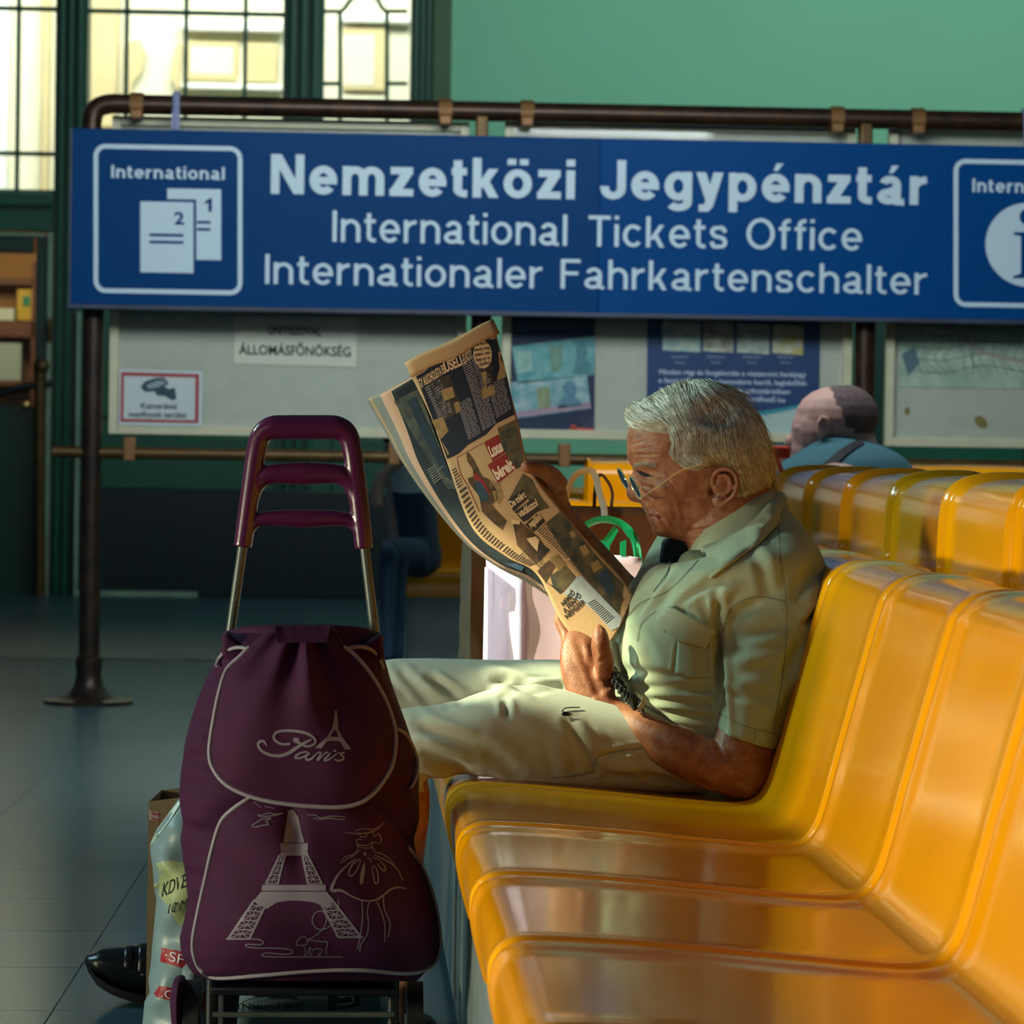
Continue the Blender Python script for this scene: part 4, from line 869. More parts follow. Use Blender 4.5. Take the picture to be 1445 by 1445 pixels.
# rolled mottled cloth, and the pack lying under the bag
mb = MB(); ploft(mb, [(256, 1372, 286, 1368, 4.86, .035), (255, 1400, 287, 1398, 4.86, .045), (254, 1440, 284, 1438, 4.86, .045), (255, 1500, 284, 1500, 4.86, .045), (256, 1545, 283, 1545, 4.86, .04)], ex=2.2)
o = link('rolled_cloth', mb, mat('mottled_grey_cloth', '#86959a', .85, var=.55, vscale=60, bump=.5, bscale=120)); tag(o, 'mottled grey rolled cloth standing under the left edge of the trolley bag', 'cloth')
mb = MB(); a, b = P(330, 1388, 4.84), P(545, 1500, 4.84); mb.box((a.x, 4.82, 0.0), (b.x, 4.93, a.z), bev=.03)
pk2 = link('shrink_wrapped_pack', mb, mat('blue_grey_film', '#5b747c', .35, var=.25, vscale=8)); tag(pk2, 'dim blue grey wrapped pack standing under the burgundy trolley bag', 'pack')
mb = MB(); ptext(mb, 'Naturel pur', (342, 1425), (425, 1423), (0, -9), Flat(4.817), .02); ribbon(mb, [(337, 1421), (350, 1411), (383, 1406), (415, 1410), (430, 1420), (415, 1430), (383, 1433), (350, 1430)], 1.2, Flat(4.817), closed=True); fill(mb, [(358, 1402), (396, 1402), (396, 1407), (358, 1407)], Flat(4.817)); link('lettering', mb, mat('pack_dark_print', '#16232b', .6), pk2, smooth=False)
mb = MB(); fill(mb, [(463, 1393), (505, 1386), (508, 1420), (464, 1427)], Flat(4.817)); lo = link('logo_square', mb, mat('pack_dark_print', ''), pk2, smooth=False)
mb = MB(); ribbon(mb, [(498, 1397), (480, 1399), (477, 1404), (482, 1407), (494, 1405), (499, 1410), (494, 1416), (475, 1418)], 3, Flat(4.815)); link('logo_stroke', mb, mat('pack_light_print', '#8493a0', .6), lo, smooth=False)

# ------------------------------------------------------------------ bags on the seats beyond him
def bagbox(name, A, Bn, Cn, z0, z1, m, label, cat, amp=.004, lean=0):
    """upright shopping bag: A left corner, Bn near corner, Cn right corner (x,y)"""
    A, Bn, Cn = Vector(A+(0,)), Vector(Bn+(0,)), Vector(Cn+(0,)); Dn = A+Cn-Bn; mb = MB(); G = []
    per = []
    for p, q in ((A, Bn), (Bn, Cn), (Cn, Dn), (Dn, A)):
        for k in range(12): per.append(p+(q-p)*k/12)
    c = (A+Cn)/2
    for i in range(25):
        z = z0+(z1-z0)*i/24; G.append([Vector((p.x, p.y, z))+(p-c).normalized()*amp*(math.sin(i*.5+k*.7)+math.sin(i*.23-k*.4+1))+Vector((lean*i/24, 0, 0)) for k, p in enumerate(per)])
    mb.grid(G, True); mb.f.append(tuple(range(len(per)))); mb.m.append(0)
    o = link(name, mb, m, smooth=True); md = o.modifiers.new('s', 'SOLIDIFY'); md.thickness = .0015; tag(o, label, cat); return o, mb
m_pink = mat('pink_paper', '#f0cfcf', .7, var=.08, vscale=6, bump=.3, bscale=25)
m_wht = thinmat('white_paper_panel', '#eeecf6', .5)
xx = lambda px, Y: P(px, 850, Y).x
pb, pm = bagbox('shopping_bag', (xx(683, 5.66), 5.66), (xx(733, 5.50), 5.50), (xx(905, 5.47), 5.47), .4195, P(850, 784, 5.55).z, m_pink, 'pale pink shopping bag with sunlit white side on the seat beyond the old man', 'shopping bag', .003)
Sb = Surf(bvh(pm), .006, 5.5); mb = MB(); fill(mb, [(684, 800), (737, 800), (731, 1000), (680, 1000)], Sb, step=8); link('side_panel', mb, m_wht, pb)
zt_, zb_ = P(733, 800, 5.5).z, .42
for (a, b) in ((xx(731, 5.498), 5.496), (xx(694, 5.62), 5.618)): link('crease', MB().tube([(a, b, zb_), (a+.004, b-.002, (zt_+zb_)/2), (a+.002, b, zt_)], .0025, 6), m_wht, pb)
m_br = mat('brown_bag_paper', '#7a4e30', .8, var=.2, vscale=8, bump=.3, bscale=30)
bb, bm_ = bagbox('brown_tote_bag', (xx(790, 6.16), 6.16), (xx(800, 6.02), 6.02), (xx(935, 5.98), 5.98), .4195, P(860, 716, 6.04).z, m_br, 'large brown tote bag with cream loop handles standing behind the pink shopping bag', 'tote bag', .004)
for pth, wd, col in (([(790, 735), (797, 708), (804, 684), (814, 669), (832, 664), (841, 674), (845, 692), (852, 716), (853, 732)], .0085, '#d6d4c4'), ([(838, 732), (840, 690), (847, 670), (858, 680), (864, 695), (863, 712), (861, 732)], .005, '#8a5c38')):
    mb = MB(); mb.tube([P(a, b, 5.99 if wd > .006 else 6.08) for a, b in catmull(pth, 6)], wd, 10, flat=.25); link('handle', mb, mat('handle'+col[1:], col, .7), bb)
gb, gm = bagbox('kraft_bag', (xx(649, 6.45), 6.45), (xx(664, 6.25), 6.25), (xx(716, 6.3), 6.3), .4195, P(680, 735, 6.3).z, mat('tan_kraft', '#b39a78', .8, var=.15, vscale=10, bump=.2), 'tan kraft paper bag on the farthest seat, left of the pink bag', 'paper bag', .004)
mb = MB()
gr = thing('green_ribbon_handles', 'bright green ribbon loop handles standing up from the pink shopping bag', 'ribbon', tuple(P(865, 786, 5.56)))
for pth, wd in (([(812, 806), (817, 770), (826, 744), (840, 735), (858, 733), (876, 739), (890, 752), (898, 772), (902, 806)], .009), ([(842, 808), (850, 772), (860, 758), (870, 745)], .008)):
    mb = MB(); mb.tube([P(a, b, 5.54) for a, b in catmull(pth, 6)], wd, 8, flat=.18); link('loop', mb, mat('green_ribbon', '#0fae68', .4), gr)
for poly in ([(823, 742), (832, 740), (829, 757)], [(846, 762), (860, 765), (861, 786), (846, 784)], [(877, 745), (893, 748), (896, 765), (886, 758)], [(857, 763), (871, 746), (872, 750), (861, 770)], [(875, 765), (884, 762), (883, 786), (875, 784)]):
    mb = MB(); mb.prism([P(a, b, 5.53) for a, b in poly], (0, .003, 0)); link('ribbon_tail', mb, mat('green_ribbon', ''), gr, smooth=False)
# ------------------------------------------------------------------ the old man
m_skin = mat('tanned_skin', '#aa7050', .45, var=.22, vscale=55, col2='#884a32', bump=.35, bscale=420, sss=.12, spec=.4)
m_lip = mat('lip_skin', '#9c5f50', .5, sss=.1)
m_shirt = mat('pale_khaki_shirt', '#a5ad92', .85, var=.05, vscale=4, bump=.35, bscale=1200, sheen=.15)
m_trou = mat('cream_cotton', '#b9b8a8', .88, var=.08, vscale=5, bump=.35, bscale=900, sheen=.1)
m_seam = mat('seam_thread', '#6f6f5a', .9)
man = thing('person', 'seated old man with swept back grey hair, khaki shirt and glasses reading a newspaper', 'person', (P(1000, 1100, 5.06).x, 5.06, 0))
HYc = 5.08; HC = np.array((985., 650.))
def polar(pts):
    p = np.array(catmull(pts, 5, True)); d = p-HC; a = np.arctan2(d[:, 1], d[:, 0]); r = np.hypot(d[:, 0], d[:, 1]); o = np.argsort(a); return a[o], r[o]
BACK = [(957, 762), (980, 768), (1005, 765), (1040, 745), (1070, 718), (1084, 690), (1088, 655), (1083, 615), (1065, 582), (1035, 556), (1000, 547), (965, 549), (930, 562), (903, 583), (890, 600)]
base_a, base_r = polar([(886, 615), (885, 633), (888.5, 648), (895, 662), (900, 680), (904, 700), (909, 716), (914, 727), (918, 738), (922, 748), (930, 756), (942, 758.5)]+BACK)
act_a, act_r = polar([(886, 613), (884.5, 625), (884.5, 638), (886, 648), (890, 656), (893.5, 662), (891, 670), (888, 679), (885, 688), (883.6, 695), (885.5, 702), (891, 707.5), (899, 709), (904, 710.5), (906, 715), (909.5, 720.5), (912.2, 724.5), (912.8, 728), (915, 735), (919, 741), (919.8, 747), (924, 753), (931, 757), (942, 759)]+BACK)
hair_a, hair_r = polar([(893, 625), (892, 612), (884, 598), (881, 586), (884, 575), (895, 567), (915, 559), (935, 548), (960, 538), (990, 534), (1015, 540), (1040, 552), (1062, 572), (1078, 598), (1087, 625), (1092, 655), (1092, 678), (1084, 693), (1066, 712), (1040, 735), (1005, 755), (970, 755), (940, 745), (910, 700), (900, 660)])
AX = np.array((935-1000., 757-545.)); AL = np.hypot(*AX); AX = AX/AL
def Wmap(u, v):
    q = ((u-1000)*AX[0]+(v-545)*AX[1])/AL
    return np.interp(q, [0, .15, .35, .5, .62, .75, .88, 1.0, 1.1], [.074, .079, .0795, .0755, .070, .063, .053, .042, .038])
GB = [(907, 668, 13, 7, -.0085), (908, 669, 7, 4.5, .0045), (905, 655, 15, 4.5, .0045), (930, 689, 15, 10, .0055), (899, 702, 7, 6, .0085), (952, 640, 22, 20, -.004), (957, 722, 16, 14, -.0045), (1000, 733, 18, 14, .004), (933, 730, 5, 4, -.003),
      (921, 727, 8, 3, .0022), (924, 735, 8, 3.5, .0025), (921, 742, 7, 2.5, -.002), (930, 750, 9, 6, .003), (915, 690, 4, 8, -.0025), (925, 678, 12, 3, -.0022)]
def headpt(a, s, side, R_, hair=False, lift=0):
    rb = np.interp(a, base_a, base_r, period=2*math.pi); ca, sa = math.cos(a), math.sin(a)
    ru = rb*s; u, v = HC[0]+ca*ru, HC[1]+sa*ru
    w_ = Wmap(u, v)*(1-s**2.25)**.5
    for gx, gy, sx, sy, am in GB: w_ += am*math.exp(-((u-gx)/sx)**2-((v-gy)/sy)**2)*min(1, w_/.012)
    if hair:
        hr = np.interp(a, hair_a, hair_r, period=2*math.pi); k = hr/rb; ru = rb*s*(1+(k-1)*s)+lift*s*900; w_ = w_*1.03+.0065*(1-s**6)+lift*(1-s)
    else:
        ra = np.interp(a, act_a, act_r, period=2*math.pi); vy = HC[1]+sa*rb; sg = np.interp(vy, [655, 668, 690, 706, 712, 725], [.022, .0085, .0135, .017, .024, .024]) if ca < 0 else .03
        ru += (ra-rb)*math.exp(-(w_/sg)**2)*s
    return P(HC[0]+ca*ru, HC[1]+sa*ru, HYc)+Vector((0, side*w_, 0))
def headmesh(R_=None, hair=False, na=230, ns=64):
    A = np.linspace(-math.pi, math.pi, na, endpoint=False); G = []
    for side in (-1, 1):
        rng = range(1, ns+1) if side < 0 else range(ns-1, 0, -1)
        for i in rng:
            s = math.sin(i/ns*math.pi/2); G.append([headpt(a, s, side, R_, hair) for a in A])
    return MB().rings(G)
skin = headmesh()
# ears
for side in (-1, 1):
    def ep(px, py, out): q = P(px, py, HYc); return q+Vector((0, side*(.0735+out), 0))
    pth = catmull([(1001, 689, .002), (997.5, 677, .006), (1002, 666, .011), (1012, 661, .016), (1023, 664, .020), (1030, 675, .022), (1029.5, 688, .021), (1025, 699, .018), (1016, 707, .014), (1007, 713, .010), (1001, 709, .006), (1000, 701, .002)], 5)
    skin.tube([ep(*p) for p in pth], .0038, 10); skin.ellipsoid(ep(1014, 686, .004), .015, .008, .024)
    skin.tube([ep(*p) for p in catmull([(1006, 673, .009), (1014, 670, .013), (1021, 676, .016), (1022, 687, .015), (1016, 696, .012), (1009, 699, .008)], 5)], .0032, 8)
    skin.ellipsoid(ep(1007, 706, .008), .0075, .006, .009); skin.ellipsoid(ep(1000.5, 689, .004), .004, .006, .006)
# neck, chest core, arms, hands, legs
ploft(skin, [(962, 735, 1092, 680, 5.08, .060), (966, 760, 1094, 706, 5.08, .061), (974, 785, 1098, 738, 5.08, .056), (978, 815, 1100, 770, 5.08, .058)])
ploft(skin, [(940, 850, 1120, 812, 5.07, .12), (905, 880, 1130, 860, 5.07, .155), (885, 920, 1120, 930, 5.06, .16), (885, 970, 1100, 1020, 5.06, .15), (910, 1010, 1085, 1090, 5.06, .155)], ex=2.3)
for Yt, px0 in ((4.985, 0), (5.18, 0)):
    dy = 0 if Yt < 5.1 else -52
    ploft(skin, [(1050, 1000+dy/2, 1065, 1100+dy/2, Yt, .075), (920, 990+dy, 920, 1095+dy, Yt, .072), (760, 985+dy, 755, 1085+dy, Yt, .066), (640, 1008+dy, 640, 1085+dy, Yt, .055), (575, 1015+dy, 590, 1092+dy, Yt, .055), (548, 1040+dy, 575, 1100+dy, Yt, .052)])
# near arm
NA = [(1040, 890, 1118, 895, 4.925, .036), (1024, 960, 1100, 980, 4.895, .043), (1016, 1010, 1096, 1035, 4.885, .041), (1010, 1034, 1092, 1078, 4.88, .040), (1008, 1042, 1074, 1119, 4.878, .040), (1000, 1040, 1040, 1127, 4.88, .041), (975, 1030, 992, 1111, 4.89, .040), (942, 1018, 945, 1091, 4.90, .037), (908, 1003, 896, 1059, 4.92, .031), (884, 993, 860, 1035, 4.94, .026), (870, 984, 836, 1016, 4.955, .024), (867, 968, 818, 997, 4.965, .026)]
ploft(skin, NA, 5)
ploft(skin, [(868, 985, 826, 1005, 4.962, .022), (868, 962, 803, 982, 4.97, .024), (866, 942, 792, 952, 4.98, .023), (862, 922, 790, 925, 4.99, .021), (853, 902, 794, 905, 5.0, .017), (846, 892, 800, 893, 5.005, .012)], 5)
ploft(skin, [(867, 948, 842, 955, 4.958, .015), (867, 930, 838, 935, 4.945, .0145), (862, 912, 834, 914, 4.94, .013), (859, 898, 836, 897, 4.942, .012), (854, 887, 839, 886, 4.948, .0095), (850, 884, 842, 883, 4.95, .006)], 5)
for k, (ax, ay, bx, by, cx_, cy_) in enumerate(((800, 905, 790, 872, 803, 846), (812, 898, 808, 862, 822, 836), (826, 894, 824, 860, 838, 838), (840, 896, 840, 866, 852, 848))):   # fingers curled up behind the paper
    mb_ = [P(*p) for p in ((ax, ay+12, 5.0), (ax, ay-6, 5.028), (bx, by, 5.045), (cx_, cy_, 5.038))]; skin.tube(catmull([tuple(p) for p in mb_], 5), [.0098]*6+[.009]*5+[.0085]*4+[.005], 10)
# far arm
ploft(skin, [(935, 815, 880, 905, 5.235, .045), (905, 822, 850, 884, 5.22, .042), (865, 782, 815, 838, 5.195, .035), (822, 734, 776, 780, 5.165, .028), (804, 709, 764, 744, 5.15, .024), (799, 690, 754, 720, 5.135, .024), (790, 670, 748, 702, 5.125, .022), (776, 658, 744, 688, 5.12, .017), (765, 655, 745, 676, 5.12, .012)], 5)
skin.tube([P(*p) for p in catmull([(788, 684, 5.10), (778, 671, 5.078), (764, 663, 5.052), (752, 660, 5.034), (742, 659, 5.026), (736, 660, 5.024)], 4)], list(np.interp(np.linspace(0, 1, 21), [0, .3, .6, .85, 1], [.016, .0135, .0105, .0088, .0045])), 12)
for k in range(4):
    y = 668+k*10; skin.tube([P(*p) for p in catmull([(760, y+4, 5.118), (738, y-3, 5.11), (716, y-2, 5.105), (702, y+2, 5.10)], 4)], list(np.interp(np.linspace(0, 1, 13), [0, .8, 1], [.0095, .008, .0045])), 10)
# calves
ploft(skin, [(548, 1045, 596, 1075, 4.985, .05), (546, 1095, 606, 1110, 4.985, .052), (546, 1140, 606, 1150, 4.985, .055), (550, 1200, 599, 1205, 4.985, .052), (555, 1290, 591, 1292, 4.985, .04), (557, 1380, 587, 1380, 4.985, .031), (556, 1440, 586, 1440, 4.985, .033), (552, 1472, 590, 1470, 4.985, .035)])
ploft(skin, [(505, 985, 575, 1045, 5.18, .052), (470, 1030, 545, 1090, 5.22, .055), (420, 1100, 490, 1155, 5.27, .055), (345, 1185, 405, 1232, 5.34, .045), (270, 1270, 318, 1305, 5.40, .033), (232, 1318, 272, 1345, 5.43, .031), (215, 1345, 255, 1368, 5.44, .033)])
skme = remesh(skin, .0019, 2, 'skin')
folds(skme, [(889, 628, 925, 618, 1.5, -.0009), (890, 635, 931, 629, 1.5, -.0009), (893, 642, 930, 641, 1.8, -.0012), (910, 704, 943, 746, 3, -.0028), (913, 725.5, 934, 731, 1.6, -.0018), (898, 683, 925, 690, 2.5, -.0015), (938, 668, 955, 680, 2, -.001), (940, 674, 954, 690, 2, -.001),
             (948, 702, 955, 738, 3.5, -.0007), (962, 705, 968, 742, 4, -.0007), (965, 752, 1005, 745, 3, -.002), (896, 664, 922, 674, 1.8, -.0022), (845, 935, 858, 925, 3, -.0015), (815, 905, 850, 990, 5, -.0022), (835, 905, 838, 950, 5, -.002), (1003, 690, 1007, 698, 4, -.004), (960, 1035, 900, 1010, 4, -.001), (880, 1040, 1000, 1080, 8, -.0012), (1010, 1045, 1020, 1075, 4, -.0018),
             (770, 668, 785, 682, 3, -.0012), (776, 690, 796, 694, 3, -.0012)])
body_ = meobj('body', skme, m_skin, man); SK = Surf(bvh(skme), .0006, 5.0)
# eye, lips, brow, nail
mb = MB(); fill(mb, [(912.4, 723), (920, 724.5), (928, 727.5), (933, 730.3), (928, 732.5), (923, 735.5), (917, 737), (914.5, 733), (913.5, 727)], SK, step=4); link('lips', mb, m_lip, man)
mb = MB(); ribbon(mb, [(913, 726), (920, 727.5), (928, 729.5), (934, 731)], [1.2, 1.4, 1.2, .5], Surf(SK.t, .001, 5)); link('mouth_line', mb, mat('mouth_shadow', '#3a1a18', .7), man)
mb = MB(); fill(mb, [(899, 666), (905, 665), (912, 668), (917, 672), (911, 673), (904, 671)], SK, step=3); ey = link('eye', mb, mat('eye_socket_shade', '#2a1c1a', .7, spec=.1), man)  # dark eye patch, socket shadow put into its colour
mb = MB(); ribbon(mb, [(898, 665), (905, 666), (913, 670), (919, 674)], [1, 1.6, 1.6, .6], Surf(SK.t, .0016, 5)); link('lashes', mb, mat('lash', '#1a1312', .8), ey)
mb = MB(); fill(mb, [(838, 892), (841, 886.5), (847, 886), (849, 891), (845, 896), (840, 897)], SK); fill(mb, [(737, 657), (742, 655.5), (744, 659), (740, 662)], SK); link('nails', mb, mat('nail', '#c98f78', .3), man)
# hair
m_hair = mat('silver_hair', '#f2f1ea', .5, var=.45, vscale=70, col2='#b5b2a8'); m_hair2 = mat('seat_bounce_hair', '#e8dcbc', .5, var=.4, vscale=60, col2='#b09c74')  # second tone carries the yellow bounce light off the seats
hm = headmesh(None, True, 200, 44)
HMASK = [(884, 612), (905, 606), (925, 604), (940, 606), (942, 622), (938, 640), (949, 655), (966, 665), (984, 668), (996, 662), (1008, 657), (1024, 658), (1035, 668), (1037, 690), (1034, 712), (1048, 736), (1068, 730), (1100, 706), (1110, 600), (1060, 520), (960, 510), (870, 545), (870, 600)]
def inside(p, poly):
    x, y = p; c = False; n = len(poly); j = n-1
    for i in range(n):
        if (poly[i][1] > y) != (poly[j][1] > y) and x < (poly[j][0]-poly[i][0])*(y-poly[i][1])/(poly[j][1]-poly[i][1])+poly[i][0]: c = not c
        j = i
    return c
def pdist(p, poly):
    p = np.array(p); best = 1e9
    for i in range(len(poly)):
        a = np.array(poly[i-1]); b = np.array(poly[i]); t = max(0, min(1, (p-a)@(b-a)/((b-a)@(b-a)))); best = min(best, np.linalg.norm(p-a-t*(b-a)))
    return best
pv = project(hm.v); hc0 = np.array(P(985, 650, HYc)); newv = []
for p, q in zip(hm.v, pv):
    d = pdist(q, HMASK)*(1 if inside(q, HMASK) else -1); k = min(1, max(0, (d+3)/12)); p = np.array(p); r = p-hc0; L_ = np.linalg.norm(r); th_ = math.exp(-(((q[0]-1010)/27)**2+((q[1]-583)/17)**2)**1.5); newv.append(tuple(hc0+r/L_*(L_-.016*(1-k)-.014*th_)))
hm.v = newv; hcap = link('hair', hm, mat('hair_underlayer', '#a89c8a', .8, var=.4, vscale=60, col2='#80705c'), man); SH = Surf(BVHTree.FromPolygons(newv, hm.f), .0004, 5.0)
ANC = [((884, 590), (.5, .6)), ((892, 600), (.75, .35)), ((905, 575), (.8, .5)), ((915, 595), (.85, .45)), ((930, 562), (.72, .65)), ((935, 590), (.8, .55)), ((950, 555), (.35, .9)), ((960, 585), (.5, .8)), ((975, 550), (.15, 1)), ((975, 575), (.35, .9)), ((985, 538), (.8, .3)), ((1000, 550), (.8, .55)), ((1020, 548), (.95, .35)), ((1005, 570), (.3, .9)), ((1040, 558), (.8, .6)), ((1062, 575), (.55, .85)), ((958, 612), (.3, .7)), ((945, 630), (-.15, 1)), ((950, 645), (.3, .95)), ((962, 655), (.75, .6)), ((985, 655), (.85, .45)),
       ((985, 625), (-.25, 1)), ((1010, 615), (-.05, 1)), ((1040, 600), (.2, 1)), ((1065, 610), (.35, 1)), ((1080, 640), (.25, 1)), ((1075, 675), (.3, .95)), ((1050, 690), (.3, .95)), ((1030, 650), (.3, 1)), ((1005, 645), (.45, .9))]
ap = np.array([a for a, b in ANC], float); ad_ = np.array([b for a, b in ANC], float); ad_ /= np.linalg.norm(ad_, axis=1)[:, None]
def fdir(p):
    w_ = 1/(np.sum((ap-p)**2, 1)+40)**1.6; d = (w_[:, None]*ad_).sum(0); return d/np.linalg.norm(d)
sets = (MB(), MB()); rng = random.Random(3); cnt = 0
while cnt < 2700:
    p = np.array((rng.uniform(878, 1094), rng.uniform(532, 735)))
    if not inside(p, HMASK): continue
    h = SH.t.ray_cast(CAM, ray(*p).normalized())
    if h[0] is None: continue
    thin = math.exp(-((p[0]-1012)/20)**2-((p[1]-582)/14)**2)
    if rng.random() < thin*.5: continue
    cnt += 1; pts = []; L_ = rng.uniform(20, 42)*(1-.5*thin); q = p.copy(); jit = rng.gauss(0, .14); lift0 = rng.uniform(0, .0022); tuft = math.exp(-((p[0]-900)/28)**2-((p[1]-585)/20)**2)
    for k in range(8):
        w3 = SH(q[0], q[1])
        if thin > .15:
            w4 = SK(q[0], q[1]); w3 = w4 if w4.y < w3.y else w3
        d = (w3-Vector(hc0)).normalized(); pts.append(w3+d*(lift0+(k/7)**2*(.0012+.0015*tuft)))
        f = fdir(q); f = np.array((f[0]*math.cos(jit)-f[1]*math.sin(jit), f[0]*math.sin(jit)+f[1]*math.cos(jit))); q = q+f*L_/7
    yel = 1 if (p[1] > 625+rng.gauss(0, 20) and p[0] > 985) else 0
    rad = rng.uniform(.00028, .0006)
    sets[yel].tube(pts, [rad*x for x in (.9, 1, 1, 1, .9, .7, .5, .2)], 3, cap=False)
    if rng.random() < .5: sets[yel].tube([Vector((t.x, 2*HYc-t.y, t.z)) for t in pts], [rad*x for x in (.9, 1, 1, 1, .9, .7, .5, .2)], 3, cap=False)
o = link('hair_strands', sets[0], m_hair, hcap); o['kind'] = 'stuff'; o = link('hair_strands', sets[1], m_hair2, hcap); o['kind'] = 'stuff'
mb = MB(); 
for k in range(70):
    x = rng.uniform(893, 923); y = 657+((x-905)/18)**2*3+rng.uniform(-2, 2); a_ = rng.uniform(-.5, .3); mb.tube([SK(x, y)+Vector((0, -.0006*j, 0)) for j, (x, y) in enumerate(((x, y), (x+2*math.cos(a_), y-2-abs(math.sin(a_))), (x+5*math.cos(a_), y-3)))], .0003, 3, cap=False)
o = link('eyebrow', mb, mat('grey_brow', '#a39a8c', .7), man); o['kind'] = 'stuff'
# glasses
m_gold = mat('pale_gold_wire', '#f2e2b8', .2, metal=.6)
gl = link('glasses', MB(), m_gold, man) if 0 else None
e1 = (P(903, 704, 5.0)-P(889, 672, 5.0)).normalized(); e2 = Vector((-.17, 1, .12)).normalized()
cn = P(896.5, 688, 5.030); cf = cn+e2*.066+e1*(-.004)
mbf = MB()
rings_ = []
for c in (cn, cf):
    pts = [c+e1*(.0185*math.cos(t))+e2*(.0235*math.sin(t)) for t in np.linspace(0, 2*math.pi, 37)]; rings_.append(pts); mbf.tube(pts, .00095, 8, cap=False)
mid = (cn+cf)/2-e1*.008; mbf.tube(catmull([tuple(cn+e2*.0225-e1*.006), tuple(mid+Vector((-.004, 0, 0))), tuple(cf-e2*.0225-e1*.006)], 6), .0009, 8)
mbf.ellipsoid(P(900, 688, 5.035), .003, .002, .004)
frm = link('glasses_frame', mbf, m_gold, man)
for pts in rings_:
    mb = MB(); mb.add([p for p in pts[:-1]], [tuple(range(36))]); link('lens', mb, MATS['spectacle_lens'], frm, smooth=False)
mb = MB(); mb.tube(catmull([tuple(cn-e2*.0235+e1*.010), tuple(P(905, 702.5, 4.998)), tuple(P(930, 685, 4.994)), tuple(P(960, 664.5, 4.990)), tuple(P(990, 655, 4.990))], 5), .0009, 8); link('temple_arm', mb, m_gold, frm)
mb = MB(); mb.tube([cf+e2*.0235+e1*.010, P(930, 684, 5.165), P(990, 655, 5.168)], .0009, 8); link('temple_arm', mb, m_gold, frm)

# shirt
sh_ = MB()
ploft(sh_, [(893, 1002, 1085, 1095, 5.07, .165), (875, 975, 1104, 1070, 5.07, .178), (864, 940, 1122, 1030, 5.07, .186), (859, 905, 1140, 975, 5.07, .190), (868, 868, 1156, 910, 5.07, .190), (882, 838, 1171, 838, 5.07, .198), (908, 805, 1155, 780, 5.07, .188), (930, 795, 1136, 748, 5.075, .150), (956, 796, 1120, 728, 5.08, .104), (970, 788, 1104, 712, 5.08, .074)], 5, 48, ex=2.35)
ploft(sh_, [(1060, 800, 1140, 790, 5.0, .06), (1034, 838, 1160, 826, 4.945, .066), (1022, 880, 1160, 890, 4.915, .066), (1015, 940, 1140, 960, 4.895, .062), (1013, 995, 1112, 1015, 4.884, .058), (1012, 1032, 1093, 1057, 4.878, .056)], 5, 36, ex=2.2, endround=False)
ploft(sh_, [(1040, 800, 1120, 790, 5.14, .06), (960, 830, 1040, 870, 5.22, .06), (900, 815, 960, 885, 5.24, .055)], 5, 30, endround=False)
shme = remesh(sh_, .0042, 5, 'shirt')
folds(shme, [(900, 968, 1012, 975, 6, -.007), (915, 985, 1010, 995, 5, -.006), (935, 1004, 1005, 1015, 5, -.006), (880, 945, 960, 960, 7, -.006), (1020, 900, 985, 870, 8, .006), (1012, 895, 990, 850, 6, -.005), (958, 905, 953, 950, 3, -.004), (925, 860, 950, 830, 8, -.004),
             (1012, 840, 1020, 1040, 6, -.016), (1030, 870, 1075, 850, 7, -.005), (1040, 900, 1100, 885, 9, -.005), (1030, 935, 1100, 925, 9, .004), (1040, 975, 1095, 985, 8, -.005), (1025, 965, 1060, 985, 5, .004), (1170, 850, 1136, 884, 6, -.010), (1150, 800, 1120, 850, 10, -.006), (1135, 900, 1105, 960, 9, -.008), (1125, 970, 1095, 1030, 8, -.006), (1070, 790, 1085, 845, 8, -.003),
             (965, 800, 1020, 790, 6, -.003), (1060, 760, 1100, 800, 9, .003), (985, 830, 1050, 812, 8, -.004), (1000, 860, 1040, 820, 8, .004), (960, 860, 990, 930, 6, -.005), (895, 880, 925, 930, 6, -.004), (930, 800, 900, 850, 6, -.004), (945, 800, 893, 868, 6, -.012), (1005, 820, 960, 850, 5, -.004)])
shirt = meobj('shirt', shme, m_shirt, man); SS_ = Surf(bvh(shme), .0018, 4.95)
def patch(name, poly, m, th=.0022, S_=SS_, step=7, parent=shirt):
    S_.off = 0; xs = [p[0] for p in poly]; ys = [p[1] for p in poly]; A = []; B = []; cx_, cy_ = np.mean(xs), np.mean(ys)
    for a in np.linspace(min(xs), max(xs), 9):
        for b in np.linspace(min(ys), max(ys), 9):
            u, v = (a-cx_)/50, (b-cy_)/50; A.append([1, u, v, u*u, u*v, v*v]); B.append(S_(a, b).y)
    k = np.linalg.lstsq(np.array(A), np.array(B), rcond=None)[0]
    def F_(a, b):
        u, v = (a-cx_)/50, (b-cy_)/50; return P(a, b, float(np.dot(k, [1, u, v, u*u, u*v, v*v]))-th)
    mb = MB(); fill(mb, poly, F_, step=step); o = link(name, mb, m, parent); md = o.modifiers.new('s', 'SOLIDIFY'); md.thickness = .004; return o
patch('pocket', [(957, 902), (952, 950), (978, 957), (1008, 954), (1014, 897)], mat('pocket_cloth', '#9aa288', .85, bump=.3, bscale=1200), .0042)
patch('pocket_flap', [(946, 855), (1009, 889), (1007, 896), (996, 914), (957, 905), (940, 890), (928, 873)], m_shirt, .0085)
S1 = Surf(SS_.t, .0022, 4.95)
def seam(paths, wd=1.0, m=m_seam, nm='seam', S_=S1, par=shirt):
    mb = MB()
    for p in paths: ribbon(mb, p, wd, S_)
    return link(nm, mb, m, par)
